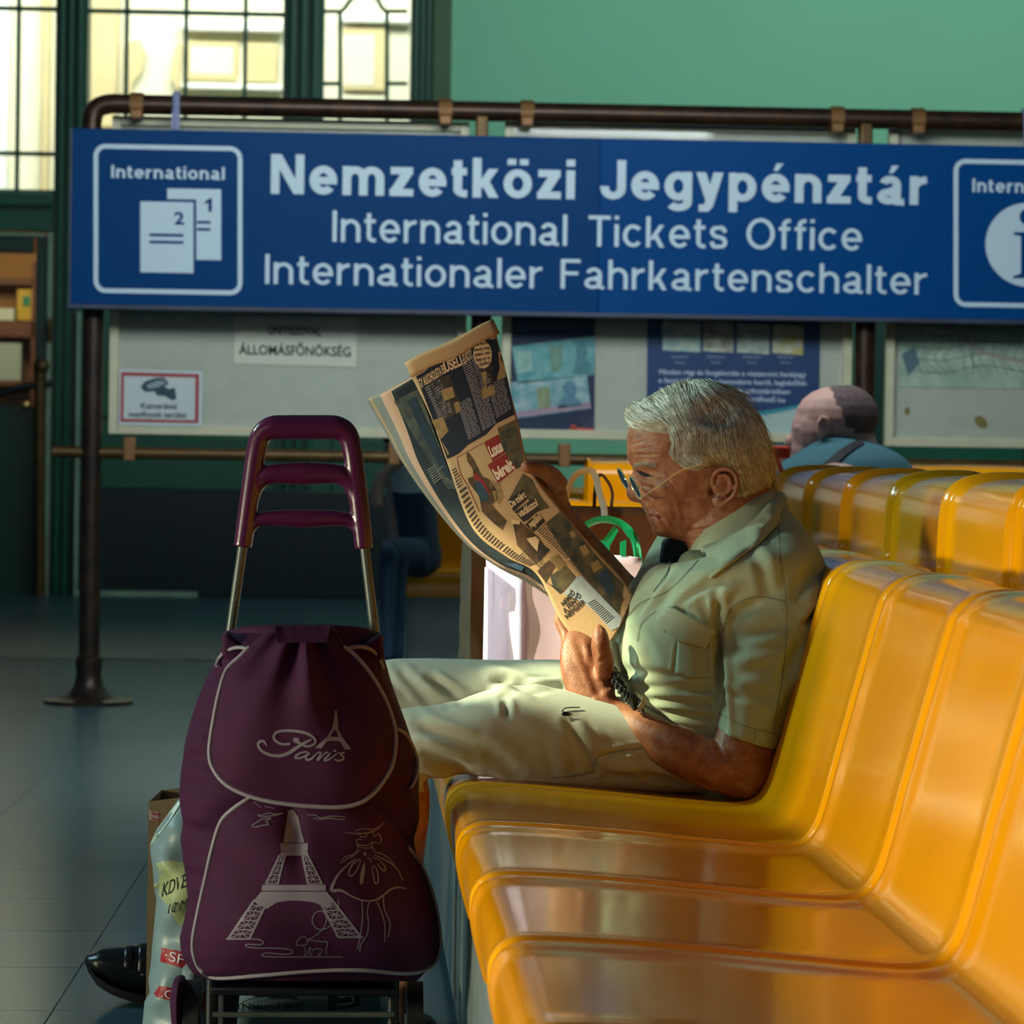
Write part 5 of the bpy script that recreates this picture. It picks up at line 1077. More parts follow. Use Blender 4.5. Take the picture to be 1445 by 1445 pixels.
seam([[(1021, 888), (1028, 866), (1042, 850), (1073, 842), (1110, 850)], [(1098, 735), (1102, 790), (1110, 850), (1108, 930), (1092, 1030)], [(1014, 1006), (1040, 1020), (1066, 1029), (1098, 1036)], [(1066, 1030), (1065, 1046)], [(946, 858), (975, 874), (1006, 892)], [(885, 870), (905, 850), (940, 835), (965, 812), (985, 790)], [(898, 905), (905, 880), (925, 862)]], .9)
def shell(name, rows, m, th=.003, parent=shirt):
    mb = MB(); mb.grid([[Vector(p) for p in catmull([tuple(P(*q)) for q in r], 5)] for r in rows]); o = link(name, mb, m, parent); md = o.modifiers.new('s', 'SOLIDIFY'); md.thickness = th; return o
def lay(px, py, o=.006): S1.off = o; r_ = S1(px, py); S1.off = .0022; return r_
low = [lay(1003, 817, .005), lay(1020, 804), lay(1038, 791), lay(1055, 779), lay(1070, 768), lay(1082, 757), lay(1093, 745)]+[P(1106, 724, 5.05), P(1109, 715, 5.10), P(1100, 722, 5.15)]
upp = [P(990, 775, 5.000), P(1008, 768, 4.998), P(1025, 760, 4.998), P(1043, 751, 5.0), P(1058, 741, 5.003), P(1070, 729, 5.01), P(1080, 716, 5.022)]+[P(1088, 699, 5.06), P(1088, 695, 5.10), P(1080, 702, 5.14)]
mb = MB(); cols = list(zip(upp, low)); G = [[], [], [], [], []]
for i, (u_, l_) in enumerate(cols):
    o_ = Vector((.004, -.010, .004)) if i < 7 else Vector((.012, -.004 if i == 7 else 0, .004))
    for k, f in enumerate((0, .25, .5, .75, 1)): G[k].append(u_*(1-f)+l_*f+o_*math.sin(min(1, f*1.1+.12)*math.pi)*.9)
mb.grid([[Vector(p) for p in catmull([tuple(x) for x in r], 4)] for r in G]); co_ = link('collar', mb, m_shirt, shirt); md = co_.modifiers.new('s', 'SOLIDIFY'); md.thickness = .003
shell('front_lapel', [[(988, 776, 4.985), (972, 777, 5.0), (961, 784, 5.02), (955, 796, 5.03)], [(1000, 808, 4.963), (985, 806, 4.965), (970, 810, 4.972), (953, 812, 4.99)]], mat('lapel_cloth', '#8f9474', .85, bump=.3, bscale=1200))
shell('far_collar', [[(930, 757, 5.15), (943, 757, 5.13), (948, 768, 5.11), (949, 780, 5.10)], [(918, 778, 5.15), (930, 780, 5.12), (940, 790, 5.10), (946, 799, 5.08)], [(896, 822, 5.14), (905, 820, 5.10), (918, 816, 5.07), (930, 812, 5.05)]], m_shirt)
seam([[(948, 790), (940, 810), (922, 835)]], 1.5, mat('neck_shadow_cloth', '#2b3a3c', .9), 'collar_gap_shade', Surf(SS_.t, .004, 5.0))  # dark line painted as the shaded fold between the collars
mb = MB(); mb.prism([P(a, b, 5.085) for a, b in ((938, 762), (950, 758), (985, 764), (995, 790), (985, 812), (950, 815), (930, 800))], (0, .05, 0)); meobj('collar_gap_filler', remesh(mb, .004, 6), mat('dark_gap_filler', '#1f2c30', .9), shirt)  # dark filler added to keep the collar opening dark
mb = MB(); mb.tube([S1(961, 885)+Vector((0, -.006, 0)), S1(961, 885)+Vector((0, -.0075, 0))], .0045, 14); link('button', mb, mat('button', '#8d927e', .4), shirt)
# trousers
tm = MB()
ploft(tm, [(1040, 985, 1078, 1108, 5.07, .16), (985, 978, 1010, 1118, 5.07, .17), (930, 985, 940, 1112, 5.06, .16), (890, 985, 900, 1105, 5.05, .13)], 5, 40)
ploft(tm, [(1000, 992, 1010, 1119, 4.985, .088), (900, 986, 905, 1116, 4.98, .088), (820, 976, 815, 1110, 4.975, .085), (740, 966, 735, 1103, 4.97, .082), (695, 972, 688, 1096, 4.97, .08), (640, 990, 635, 1094, 4.97, .076), (595, 997, 597, 1102, 4.97, .072), (560, 1003, 600, 1118, 4.97, .066), (540, 1030, 596, 1122, 4.975, .062)], 5, 40)
ploft(tm, [(1000, 950, 1010, 1080, 5.185, .09), (880, 938, 880, 1070, 5.185, .088), (790, 931, 790, 1055, 5.18, .085), (700, 931, 700, 1040, 5.18, .08), (600, 929, 600, 1032, 5.18, .075), (540, 932, 545, 1040, 5.18, .07), (505, 950, 540, 1060, 5.185, .065)], 5, 40)
tme = remesh(tm, .0042, 5, 'trousers')
folds(tme, [(590, 1024, 672, 1050, 8, -.009), (590, 1062, 664, 1090, 9, -.012), (672, 1050, 730, 1084, 9, -.006), (560, 945, 612, 996, 7, -.006), (606, 956, 652, 988, 6, -.008), (540, 950, 580, 985, 7, -.005), (690, 945, 780, 965, 8, .005), (700, 955, 760, 975, 6, -.006), (712, 985, 716, 1010, 5, -.007), (696, 974, 725, 966, 6, .008), (742, 968, 790, 962, 5, .006),
            (800, 1018, 838, 1086, 6, -.008), (818, 1020, 850, 1060, 5, .005), (785, 1030, 800, 1090, 10, .004), (840, 1068, 905, 1056, 4, -.006), (850, 1080, 900, 1085, 8, .006), (850, 1040, 880, 1060, 6, -.005), (700, 1010, 760, 1060, 14, -.003), (905, 1095, 960, 1108, 7, -.006), (620, 1000, 680, 985, 5, -.003)])
trou = meobj('trousers', tme, m_trou, man); ST_ = Surf(bvh(tme), .0016, 4.95)
seam([[(838, 1088), (838, 1078), (846, 1068), (870, 1061), (905, 1056)], [(780, 1098), (815, 1094), (840, 1088)]], 1.0, mat('trouser_seam', '#7f7c6c', .9), 'pocket_seam', ST_, trou)
mb = MB(); q = [ST_(a, b)+Vector((0, -.003, 0)) for a, b in ((818, 998), (806, 998), (797, 999), (793, 1003), (798, 1007), (808, 1008))]; mb.tube(q, .0009, 6); mb.ellipsoid(q[-2], .006, .0018, .0035); link('safety_pin', mb, mat('dark_steel', '#2b3a38', .3, metal=.9), trou)
# belt
bl = MB(); path = catmull([tuple(P(*q)) for q in ((864, 948, 5.0), (868, 958, 4.965), (878, 972, 4.925), (892, 986, 4.90), (900, 992, 4.892), (908, 998, 4.885))], 6)
n = len(path); G = []
for i, p in enumerate(path):
    t = Vector(path[min(i+1, n-1)])-Vector(path[max(i-1, 0)]); up = Vector((-.55, -.25, .8)); up = (up-t.normalized()*up.dot(t.normalized())).normalized(); nr = t.normalized().cross(up); nr = nr if nr.y < 0 else -nr
    c = Vector(p); G.append([c+up*.016+nr*.002, c+up*.016, c-up*.016, c-up*.016+nr*.002, c+nr*.004])
bl.rings(G); belt = link('belt', bl, mat('black_leather', '#15181b', .4), man)
mb = MB()
for i in range(0, n-7, 1):
    p = Vector(path[i]); t = (Vector(path[min(i+1, n-1)])-Vector(path[max(i-1, 0)])).normalized(); up = Vector((-.55, -.25, .8)); up = (up-t*up.dot(t)).normalized(); nr = t.cross(up); nr = nr if nr.y < 0 else -nr
    for k in range(-1, 2): mb.ellipsoid(p+up*(.0095*k+(.0045 if i % 2 else 0))+nr*.004, .0042, .0032, .0055, n=8, k=5)
link('braiding', mb, mat('black_braid', '#23292c', .25), belt)['kind'] = 'stuff'
mb = MB(); S_b = Flat(4.872); mb.prism([P(a, b, 4.868) for a, b in ((907, 984), (912, 987), (908, 1000), (900, 998), (904, 993))], (0, .008, 0)); link('belt_loop', mb, mat('cream_loop', '#c9c199', .6), belt)
# shoes
m_shoe = mat('black_shoe_leather', '#17181c', .32, var=.2, vscale=30, bump=.2, bscale=80)
def shoe(dx, dyp, Y, nm):
    mb = MB(); ploft(mb, [(250+dx, 1327+dyp, 252+dx, 1404+dyp, Y, .036), (228+dx, 1326+dyp, 228+dx, 1405+dyp, Y, .038), (205+dx, 1330+dyp, 203+dx, 1402+dyp, Y, .041), (188+dx, 1333+dyp, 182+dx, 1397+dyp, Y, .043), (165+dx, 1336+dyp, 158+dx, 1388+dyp, Y, .044), (144+dx, 1337+dyp, 138+dx, 1376+dyp, Y, .041), (130+dx, 1343+dyp, 127+dx, 1366+dyp, Y, .032)], 5, 32, ex=2.3)
    me = remesh(mb, .003, 3); s = meobj(nm, me, m_shoe, man)
    mb = MB(); pts = [(256+dx, 1402+dyp), (228+dx, 1407+dyp), (203+dx, 1404+dyp), (182+dx, 1399+dyp), (158+dx, 1390+dyp), (138+dx, 1378+dyp), (123+dx, 1360+dyp)]; G = []
    for (a, b), h in zip(pts, (.03, .038, .042, .045, .046, .042, .022)):
        c = P(a, b, Y); G.append([c+Vector((0, -h, .006)), c+Vector((0, h, .006)), c+Vector((.002, h, -.008)), c+Vector((.002, -h, -.008))])
    mb.rings(G); link('sole', mb, mat('shoe_sole', '#111315', .6), s)
    Sx = Surf(bvh(me), .003, Y); mb = MB(); fill(mb, [(196+dx, 1334+dyp), (208+dx, 1333+dyp), (206+dx, 1374+dyp), (194+dx, 1372+dyp)], Sx, step=6); fill(mb, [(176+dx, 1338+dyp), (187+dx, 1336+dyp), (185+dx, 1368+dyp), (174+dx, 1366+dyp)], Sx, step=6); st_ = link('straps', mb, m_shoe, s); md = st_.modifiers.new('s', 'SOLIDIFY'); md.thickness = .003
    mb = MB(); fill(mb, [(197+dx, 1371+dyp), (207+dx, 1368+dyp), (208+dx, 1374+dyp), (199+dx, 1377+dyp)], Surf(Sx.t, .0055, Y)); link('strap_glint', mb, mat('silver_glint', '#9aa4a8', .25, metal=.8), st_)  # silver patch stands for the glint on the strap
    return s
shoe(0, 0, 5.44, 'shoe'); shoe(345, 102, 4.985, 'shoe')

# ------------------------------------------------------------------ newspaper
m_np = mat('newsprint', '#c39a72', .9, var=.06, vscale=12, bump=.15, bscale=200)
m_npg = mat('newsprint_grey', '#8a8580', .9, var=.15, vscale=30); m_npp = mat('newsprint_pink', '#cfa088', .9, var=.06, vscale=15)
npr = thing('newspaper', 'open folded newspaper the old man holds up in both hands', 'newspaper', tuple(P(760, 700, 5.04)))
NL = [(571, 513), (606, 583), (630, 650), (666, 744), (715, 786), (758, 811), (794, 880), (839, 928)]
NM = [(636, 480), (660, 550), (682, 622), (706, 700), (752, 752), (798, 795), (840, 850), (868, 896)]
NR = [(696, 452), (712, 520), (730, 590), (748, 660), (789, 716), (835, 770), (874, 812), (893, 838)]
def Ynp(px, py):
    d = np.array((866-633., 882-482.)); L_ = np.hypot(*d); d /= L_; q = np.array((px-633., py-482.)); t = q@d/L_; c = -q[0]*d[1]+q[1]*d[0]
    return 5.085-.105*t+.0000028*c*c+.004*math.sin(t*9)+.00006*c
def poly1(L_, v): 
    v = max(0, min(.9999, v))*(len(L_)-1); i = int(v); f = v-i; c = catmull(L_, 8); x = v*8; k = min(len(c)-2, int(x)); return c[k]*(1-(x-k))+c[k+1]*(x-k)
_c = [catmull(l, 8) for l in (NL, NM, NR)]
def npt(u, v):
    x = max(0, min(.9999, v))*(len(NL)-1)*8; k = int(x); f = x-k; a, b, c = [cc[k]*(1-f)+cc[k+1]*f for cc in _c]
    return a*(2*(u-.5)*(u-1))+b*(4*u*(1-u))+c*(2*u*(u-.5))
mb = MB(); mb.grid([[P(*(q := npt(u, v)), Ynp(*q)) for u in np.linspace(0, 1, 25)] for v in np.linspace(0, 1, 80)])
fp = link('front_page', mb, m_np, npr); md = fp.modifiers.new('s', 'SOLIDIFY'); md.thickness = .0004; md.offset = 0
def NS(k=1): return lambda px, py: P(px, py, Ynp(px, py)-.0004-.0002*k)
def NU(k=1): return lambda u, v: (lambda q: P(q[0], q[1], Ynp(q[0], q[1])-.0004-.0002*k))(npt(u, v))
# folded back margin
mb = MB(); mb.grid([[P(a, b, Ynp(a, b)-.0012-.0006*math.sin(j/4*math.pi)) for a, b in r] for j, r in enumerate([[(571+ (696-571)*t+j*.6*4, 512+(451-512)*t-2*math.sin(t*9)+j*5.2) for t in np.linspace(0, 1, 16)] for j in range(5)])])
o = link('folded_margin', mb, m_np, npr); md = o.modifiers.new('s', 'SOLIDIFY'); md.thickness = .0004
# sheets behind
L0 = [(517, 564), (545, 612), (570, 656), (612, 715), (656, 766), (700, 799), (740, 820), (775, 842)]; L5 = [(552, 552), (574, 606), (592, 655), (626, 714), (664, 764), (706, 796), (745, 812), (776, 835)]
R5 = [(640, 500), (665, 570), (690, 640), (712, 710), (750, 760), (790, 800), (810, 820), (830, 850)]
for k, (f, m) in enumerate(((1.0, 'd'), (.97, m_npp), (.55, m_npp), (.42, m_npg), (.30, m_npg), (.20, m_npg), (.10, m_np), (0, m_npg))):
    Lk = [(a[0]*(1-f)+b[0]*f, a[1]*(1-f)+b[1]*f) for a, b in zip(L0, L5)]; cl = catmull(Lk, 8); cr = catmull(R5, 8)
    m = mat('dark_newsprint_photo', '#10161d', .85, var=.4, vscale=20, col2='#222b32') if m == 'd' else m
    mb = MB(); mb.grid([[P(*(q := cl[i]*(1-u)+cr[i]*u), Ynp(*q)+.005+.0045*k+.02*(1-u)*k/8+.003*math.sin(i*.15+k)) for u in np.linspace(0, 1, 10)] for i in range(len(cl))])
    o = link('inner_page', mb, m, npr); md = o.modifiers.new('s', 'SOLIDIFY'); md.thickness = .0004
YB = lambda px, py: P(px, py, Ynp(px, py)+.0035)
mb = MB(); fill(mb, [(556, 566), (590, 549), (606, 590), (628, 650), (644, 690), (632, 690), (600, 640), (575, 600)], YB, step=8); link('page_photo', mb, mat('dim_photo', '#2a3438', .85, var=.6, vscale=45, col2='#5a5c50'), npr, smooth=False)
mb = MB(); fill(mb, [(575, 566), (586, 560), (618, 630), (640, 680), (628, 672), (598, 618)], lambda a, b: P(a, b, Ynp(a, b)+.0028), step=8); link('page_photo', mb, mat('blue_photo', '#25394e', .85, var=.5, vscale=30), npr, smooth=False)
mb = MB()
for i in range(7): ribbon(mb, [(603+i*1.5, 664+i*3), (615+i*1.5, 655+i*3)], 1.3, lambda a, b: P(a, b, Ynp(a, b)+.0026))
ribbon(mb, [(609, 673), (625, 657)], 1, lambda a, b: P(a, b, Ynp(a, b)+.0026)); ribbon(mb, [(644, 731), (654, 725)], 1, lambda a, b: P(a, b, Ynp(a, b)+.0026)); link('small_print', mb, m_npg, npr, smooth=False)
mb = MB(); fill(mb, [(655, 742), (662, 736), (676, 752), (668, 758)], YB); link('page_photo', mb, mat('olive_photo', '#6c7030', .85, var=.5, vscale=40), npr, smooth=False)
mb = MB(); fill(mb, [(670, 768), (682, 758), (712, 784), (740, 800), (736, 806), (700, 790)], YB, step=8); link('page_photo', mb, mat('steel_blue_photo', '#2f4d68', .85, var=.5, vscale=40), npr, smooth=False)
mb = MB()
for i in range(22): x = 716+i*2.7; y = 796+i*1.55; ribbon(mb, [(x, y), (x-3, y+9)], 1.0, lambda a, b: P(a, b, Ynp(a, b)+.0030+.0))
link('small_print', mb, m_ink, npr, smooth=False)
# print on the front page
K = dict(navy=mat('np_navy', '#1a1c2e', .85, var=.2, vscale=40), text=mat('np_text', '#857a82', .9), dtext=mat('np_dark_text', '#3a2e2c', .9), red=mat('np_red', '#8c2222', .85), cream=mat('np_cream', '#e0b78e', .9),
         dark=mat('np_dark', '#231e1e', .85, var=.4, vscale=60, col2='#43352c'), teal=mat('np_teal', '#2c3432', .85, var=.5, vscale=50, col2='#6e5a3a'), brown=mat('np_brown', '#6b4a30', .9, var=.5, vscale=60, col2='#3c2a20'), blue=mat('np_blue', '#344658', .85, var=.3, vscale=60), white=mat('np_white', '#a3a8ae', .9), tan=mat('np_tan', '#a98558', .9, var=.4, vscale=60))
def art(name, key, polys, k=1, step=9):
    mb = MB()
    for p in polys: fill(mb, p, NS(k), step=step)
    return link(name, mb, K[key], fp, smooth=False)
art('dark_article', 'navy', [[(587, 531), (598, 525), (611, 514), (620, 513), (640, 500), (662, 487), (680, 480), (700, 478), (710, 508), (717, 537), (726, 585), (700, 598), (686, 613), (660, 628), (648, 640), (631, 648), (608, 585)]])
def rows(mb, u0, u1, v0, v1, n, k=2, t=.0016, gap=.12, rs=random.Random(5)):
    for i in range(n):
        v = v0+(v1-v0)*i/(n-1); u = u0
        while u < u1-.012:
            w_ = min(u1-u, rs.uniform(.025, .085)); S_ = NU(k); mb.add([S_(u, v-t), S_(u+w_, v-t), S_(u+w_, v+t), S_(u, v+t)], [(0, 1, 2, 3)]); u += w_+.010
    return mb
mb = MB(); rows(mb, .07, .25, .088, .175, 16); rows(mb, .53, .72, .075, .26, 34); rows(mb, .33, .50, .165, .262, 18); rows(mb, .74, .96, .165, .25, 16); rows(mb, .74, .80, .07, .155, 15)
o = link('columns', mb, K['text'], fp, smooth=False); o['kind'] = 'stuff'
mb = MB(); ptext(mb, 'EGY ALKOHOLISTA IEB', (592, 549), (630, 525.5), (-4, -12), NS(2), .02); ptext(mb, 'USELI', (629, 526), (653, 515), (-4, -15), NS(2), .03); ptext(mb, 'ELPÓT?', (655, 514), (667, 505), (-3, -13), NS(2), .02); link('headline', mb, K['cream'], fp, smooth=False)
art('speech_balloon', 'cream', [[(681+13*math.cos(a*math.pi/12)+3*math.sin(a*math.pi/12)*.3, 500+20*math.sin(a*math.pi/12)) for a in range(24)]], 2)
mb = MB()
for i, s_ in enumerate(('Te, most', 'bízod meg', 'nekem csak', 'hogy ez az', 'a jövőm?')): ptext(mb, s_, (671+i*.8-(2 if i in (1, 2, 3) else 0), 489+i*7), (688+i*.8+(2 if i in (1, 2, 3) else 0), 485+i*7), (-1, -4.2), NS(3), .02)
link('balloon_lettering', mb, K['dark'], fp, smooth=False)
art('photo', 'dark', [[(604, 541), (634, 528), (641, 545), (651, 578), (629, 594), (617, 570)]], 2); art('photo_card', 'tan', [[(622, 551), (638, 545), (642, 560), (627, 566)]], 3); art('photo_card', 'tan', [[(640, 569), (647, 566), (651, 579), (644, 584)]], 3)
art('photo', 'tan', [[(609, 594), (625, 588), (633, 608), (622, 620), (634, 640), (632, 643), (620, 616)]], 2)
art('photo', 'dark', [[(668, 522), (695, 515), (699, 555), (680, 563), (674, 540)]], 2); art('glass_picture', 'tan', [[(679, 526), (686, 524), (687, 548), (697, 543), (699, 555), (682, 563), (678, 552), (684, 546)]], 3)
art('photo', 'tan', [[(703, 497), (707, 494), (706, 505), (713, 519), (714, 532), (701, 536), (705, 520)]], 2)
# second article
art('article_photo', 'teal', [[(702, 604), (727, 592), (734, 625), (740, 655), (729, 662), (718, 650), (708, 628)]], 2)
art('headline_box', 'red', [[(683, 624), (703, 613), (712, 639), (695, 651)]], 2); art('headline_box', 'red', [[(688, 656), (713, 640), (729, 660), (703, 682)]], 2)
mb = MB(); ptext(mb, 'Luxus', (694, 646), (711, 636), (-6, -16), NS(3), .04); ptext(mb, 'bérelt', (702, 678), (727, 661), (-8, -15), NS(3), .04); link('headline', mb, mat('np_pale_print', '#e8c9b0', .9), fp, smooth=False)
o_ = MB(); 
for pth in ([(684, 626), (696, 651)], [(689, 657), (703, 681)], [(644, 646), (682, 625)], [(645, 647), (650, 668), (662, 690), (676, 722)]): ribbon(o_, pth, 1.0, NS(2))
link('rules', o_, K['red'], fp, smooth=False)
art('portrait_photo', 'brown', [[(658, 640), (661, 638), (668, 648), (675, 662), (680, 672), (690, 676), (700, 690), (702, 705), (694, 712), (702, 722), (715, 735), (709, 748), (696, 738), (680, 722), (676, 700), (662, 682), (660, 675), (668, 672), (667, 662), (659, 650)]], 2)
art('portrait_clothes', 'blue', [[(670, 680), (679, 678), (687, 694), (689, 706), (680, 708), (673, 696)]], 3); art('portrait_collar', 'red', [[(667, 668), (673, 668), (685, 682), (692, 698), (688, 694), (678, 680), (669, 677)]], 4)
art('article_photo', 'tan', [[(690, 676), (705, 682), (710, 700), (704, 712), (698, 705)]], 2); art('article_photo', 'teal', [[(738, 668), (750, 676), (762, 700), (775, 716), (760, 722), (742, 702), (716, 708), (726, 690)]], 2)
for poly, s_, A, B_, up in (([(716, 707), (738, 690), (745, 703), (725, 722)], 'De miért', (722, 717), (743, 701), (-5, -9)), ([(726, 722), (753, 703), (762, 719), (739, 737)], 'vadászol', (734, 731), (760, 713), (-5, -10)), ([(741, 740), (760, 723), (768, 735), (753, 751)], 'repülni?', (750, 746), (766, 731), (-6, -9))):
    art('headline_box', 'dark', [poly], 3); mb = MB(); ptext(mb, s_, A, B_, up, NS(4), .03); link('headline', mb, K['cream'], fp, smooth=False)
art('article_photo', 'brown', [[(724, 740), (733, 735), (760, 758), (772, 776), (756, 796), (742, 782), (730, 770)]], 2); art('photo_card', 'cream', [[(743, 760), (756, 757), (761, 762), (758, 778), (749, 768)]], 3); art('photo_card', 'cream', [[(721, 733), (734, 735), (733, 740), (723, 739)]], 3); art('article_photo', 'dark', [[(760, 764), (776, 776), (760, 793), (758, 779)]], 3)
mb = MB(); rows(mb, .02, .10, .31, .345, 7, t=.0012); 
for i in range(30):
    v = .355+i*.0105
    if i > 17: v += .004
    S_ = NU(2); mb.add([S_(.03, v-.0025), S_(.13, v-.0025), S_(.13, v+.0022), S_(.03, v+.0022)], [(0, 1, 2, 3)])
rows(mb, .56, .74, .525, .70, 24, t=.0014); rows(mb, .56, .76, .715, .80, 13, t=.0014); rows(mb, .12, .28, .60, .70, 12, t=.0014); rows(mb, .55, .88, .86, .94, 12, t=.0014)
o = link('columns', mb, K['dtext'], fp, smooth=False); o['kind'] = 'stuff'
art('photo_strip', 'teal', [[(790, 722), (800, 733), (838, 780), (880, 825), (874, 868), (850, 845), (818, 806), (790, 770), (770, 738)]], 1.5)
art('photo_card', 'tan', [[(803, 752), (809, 748), (813, 756), (807, 760)], [(817, 772), (826, 768), (832, 780), (824, 786)], [(833, 796), (844, 790), (850, 801), (838, 808)]], 2.5); art('photo_card', 'blue', [[(840, 812), (856, 802), (868, 830), (862, 846)]], 2.4)
art('photo', 'brown', [[(758, 806), (775, 790), (784, 798), (770, 822)]], 2); art('photo', 'tan', [[(776, 788), (786, 781), (799, 797), (789, 806)]], 2.5); art('photo', 'teal', [[(776, 812), (799, 799), (813, 815), (795, 834), (780, 826)]], 2); art('photo', 'dark', [[(770, 822), (780, 826), (795, 834), (790, 838), (768, 818)]], 2.2)
art('pale_advert', 'white', [[(813, 815), (820, 812), (878, 872), (874, 884), (863, 890), (838, 862), (822, 850), (795, 838)]], 2.6)
mb = MB()
for i, (s_, A, B_) in enumerate((('NEMZŐ', (795, 856), (812, 838)), ('A FENYŐ', (797, 866), (821, 842)), ('NÉPSZER', (800, 874), (827, 850)))): ptext(mb, s_, A, B_, (-4, -5.5), NS(4), .05)
link('bold_lettering', mb, K['dark'], fp, smooth=False)
mb = MB()
for i in range(13): ribbon(mb, [(829+i*2.2, 852+i*2.3), (840+i*2.2, 846+i*2.0)], 1, NS(4))
o = link('columns', mb, K['dtext'], fp, smooth=False); o['kind'] = 'stuff'

# ------------------------------------------------------------------ two people further back
sm = MB(); Yq = 8.0
p2_ = thing('person', 'crop haired man in teal shirt with dark strap bent over behind the yellow seats', 'person', (P(1215, 900, Yq).x, Yq, 0))
sk2 = MB(); c = P(1172, 592, Yq)
sk2.ellipsoid(P(1179, 591, Yq), .098, .077, .078); sk2.ellipsoid(P(1156, 610, Yq), .068, .068, .080); sk2.ellipsoid(P(1150, 636, Yq), .060, .054, .055); sk2.ellipsoid(P(1136, 655, Yq), .034, .036, .026)
sk2.ellipsoid(P(1114, 625, Yq), .013, .012, .020); sk2.ellipsoid(P(1124, 604, Yq), .012, .040, .012); sk2.ellipsoid(P(1121, 646, Yq), .012, .022, .010); ploft(sk2, [(1150, 610, 1225, 590, Yq, .06), (1160, 650, 1240, 635, Yq, .065), (1170, 700, 1250, 700, Yq, .07)])
for sg_ in (-1, 1): sk2.ellipsoid(P(1153, 604, Yq)+Vector((0, sg_*.079, 0)), .014, .010, .028); sk2.tube([P(1148, 598, Yq)+Vector((0, sg_*.088, 0)), P(1153, 588, Yq)+Vector((0, sg_*.091, 0)), P(1161, 592, Yq)+Vector((0, sg_*.094, 0)), P(1161, 606, Yq)+Vector((0, sg_*.09, 0)), P(1152, 618, Yq)+Vector((0, sg_*.084, 0))], .005, 8)
ploft(sk2, [(1120, 690, 1200, 690, Yq, .06), (1120, 740, 1290, 740, Yq+.02, .14), (1150, 860, 1310, 850, Yq+.02, .14)])
for sy in (-.1, .1):
    ploft(sk2, [(1190, 845, 1200, 920, Yq+sy, .07), (1100, 850, 1100, 915, Yq+sy, .065), (1050, 855, 1065, 910, Yq+sy, .05)]); ploft(sk2, [(1040, 870, 1095, 890, Yq+sy, .05), (1045, 1000, 1085, 1000, Yq+sy, .045), (1048, 1120, 1078, 1120, Yq+sy, .035)]); ploft(sk2, [(1080, 1130, 1080, 1160, Yq+sy, .035), (1010, 1145, 1010, 1162, Yq+sy, .03)])
    ploft(sk2, [(1150, 665, 1230, 690, Yq+sy*1.9, .05), (1110, 760, 1160, 790, Yq+sy*1.9, .04), (1060, 800, 1090, 840, Yq+sy*1.2, .035)])
meobj('body', remesh(sk2, .004, 3), mat('pale_skin', '#cfa397', .55, var=.04, vscale=6, sss=.1), p2_)
hr2 = MB(); hr2.ellipsoid(P(1190, 587, Yq), .086, .0775, .077)
meobj('cropped_hair', remesh(hr2, .004, 3), mat('shaved_hair', '#74605f', .85, var=.4, vscale=90, bump=.4, bscale=300), p2_)
s2 = MB(); ploft(s2, [(1156, 610, 1222, 622, Yq, .06), (1120, 640, 1250, 632, Yq, .15), (1095, 668, 1282, 655, Yq, .20), (1098, 720, 1312, 715, Yq, .21), (1130, 800, 1330, 800, Yq, .19), (1150, 860, 1325, 860, Yq, .17)], 5, 40, ex=2.3); me2 = remesh(s2, .005, 4); sh2 = meobj('shirt', me2, mat('teal_shirt', '#3f6f7c', .85, bump=.2, bscale=400), p2_)
S_ = Surf(bvh(me2), .010, Yq-.1); mb = MB(); ribbon(mb, [(1156, 668), (1180, 646), (1200, 631), (1218, 622)], [13, 12, 10, 9], S_, 6); link('strap', mb, mat('black_strap', '#15181c', .7), sh2)
t2 = MB(); [ploft(t2, [(1300, 850, 1300, 930, Yq+sy, .10), (1180, 842, 1190, 925, Yq+sy, .08), (1050, 848, 1060, 918, Yq+sy, .06), (1036, 880, 1060, 925, Yq+sy, .05)]) for sy in (-.1, .1)]; [ploft(t2, [(1035, 880, 1100, 890, Yq+sy, .06), (1040, 1000, 1090, 1000, Yq+sy, .055), (1040, 1130, 1085, 1130, Yq+sy, .05)]) for sy in (-.1, .1)]
meobj('trousers', remesh(t2, .006, 3), mat('dark_trousers', '#22282e', .85), p2_)
mb = MB(); q = P(1097, 638, 7.8); mb.box((q.x-.02, 7.79, q.z-.014), (q.x+.03, 7.83, q.z+.014), bev=.006); mb.tube([q+Vector((.0, .02, -.012)), q+Vector((.04, .06, -.10))], .006, 8); tag(link('red_handset', mb, mat('orange_red_plastic', '#ee4a2e', .4)), 'small orange red object held before the crop haired man, beside the grey hair', 'handset')
Y3 = 13.55
p3_ = thing('person', 'blurred seated person in white top and blue jeans behind the railing, left of the newspaper', 'person', (P(580, 800, Y3).x, Y3, 0))
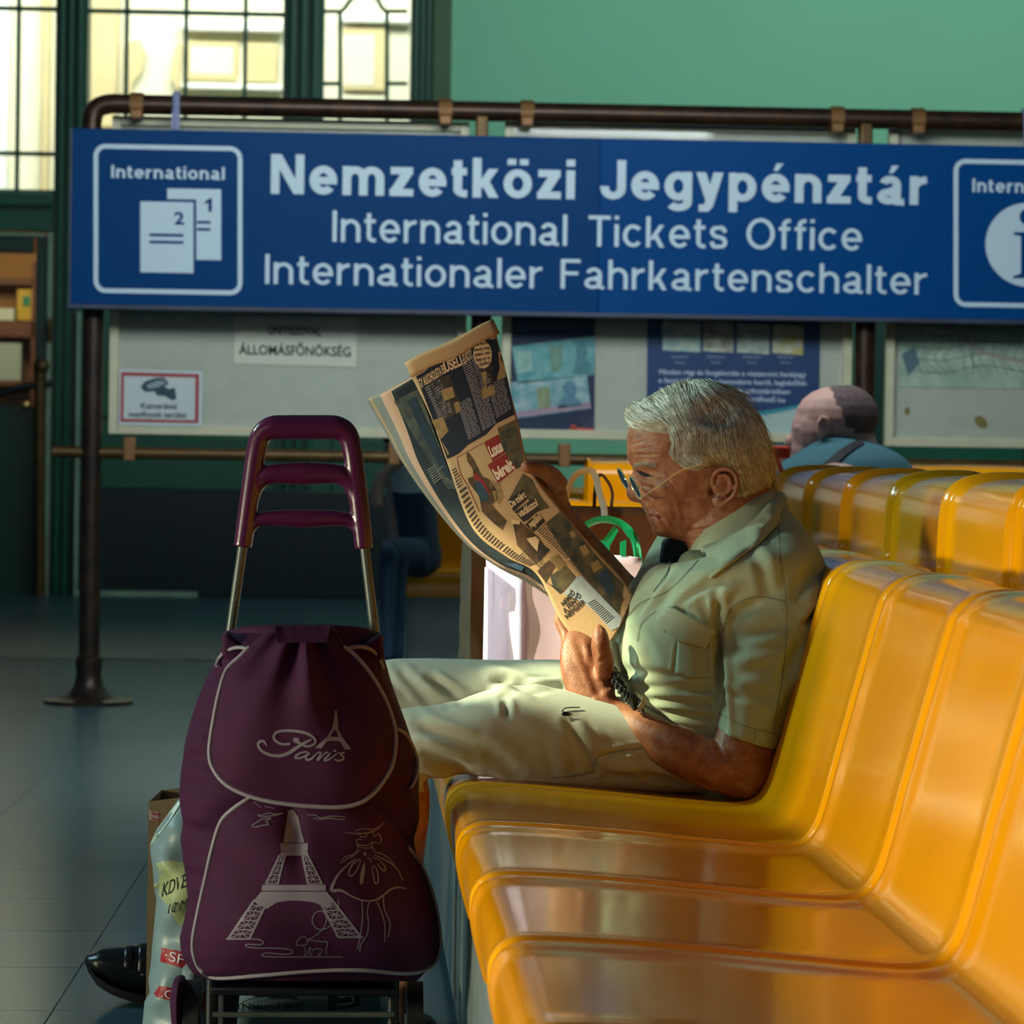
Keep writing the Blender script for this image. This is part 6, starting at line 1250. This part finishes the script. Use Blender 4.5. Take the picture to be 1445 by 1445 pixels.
b3_ = MB(); ploft(b3_, [(548, 590, 572, 590, Y3, .06), (540, 605, 580, 605, Y3, .08), (545, 622, 578, 622, Y3, .05), (540, 640, 590, 640, Y3, .10), (545, 700, 600, 700, Y3, .12), (550, 780, 610, 775, Y3, .13)], 4, 24)
ploft(b3_, [(560, 645, 580, 650, Y3-.15, .04), (540, 660, 556, 668, Y3-.17, .035), (525, 680, 541, 690, Y3-.2, .03), (522, 705, 540, 712, Y3-.22, .03)], 4, 16)
meobj('body', remesh(b3_, .008, 3), mat('pale_skin', ''), p3_)
s3 = MB(); ploft(s3, [(548, 628, 575, 622, Y3, .09), (545, 655, 600, 650, Y3, .17), (548, 680, 608, 680, Y3, .17), (550, 700, 612, 700, Y3, .16)], 4, 24); meobj('white_top', remesh(s3, .008, 4), mat('white_cotton', '#e2eef0', .85), p3_)
h3 = MB(); h3.ellipsoid(P(560, 602, Y3), .075, .09, .085); meobj('hair', remesh(h3, .008, 2), mat('dark_brown_hair', '#33261f', .8), p3_)
j3 = MB(); ploft(j3, [(548, 696, 614, 696, Y3, .165), (552, 740, 618, 740, Y3, .16), (555, 790, 622, 790, Y3, .155)], 4, 24)
for sy, ddx in ((-.1, 0), (.1, 14)):
    ploft(j3, [(600+ddx, 760, 600+ddx, 810, Y3+sy, .09), (560+ddx, 758, 560+ddx, 800, Y3+sy-.2, .075), (540+ddx, 762, 545+ddx, 800, Y3+sy-.38, .07)]); ploft(j3, [(536+ddx, 775, 562+ddx, 780, Y3+sy-.38, .06), (536+ddx, 860, 558+ddx, 860, Y3+sy-.38, .055), (538+ddx, 925, 556+ddx, 925, Y3+sy-.38, .05)])
meobj('jeans', remesh(j3, .008, 3), mat('blue_denim', '#33506a', .85, var=.3, vscale=20), p3_)
mb = MB(); [ploft(mb, [(556+ddx, 930, 556+ddx, 943, Y3+sy-.38, .04), (525+ddx, 936, 525+ddx, 946, Y3+sy-.45, .035)]) for sy, ddx in ((-.1, 0), (.1, 14))]; link('shoes', mb, mat('dark_cloth', ''), p3_)
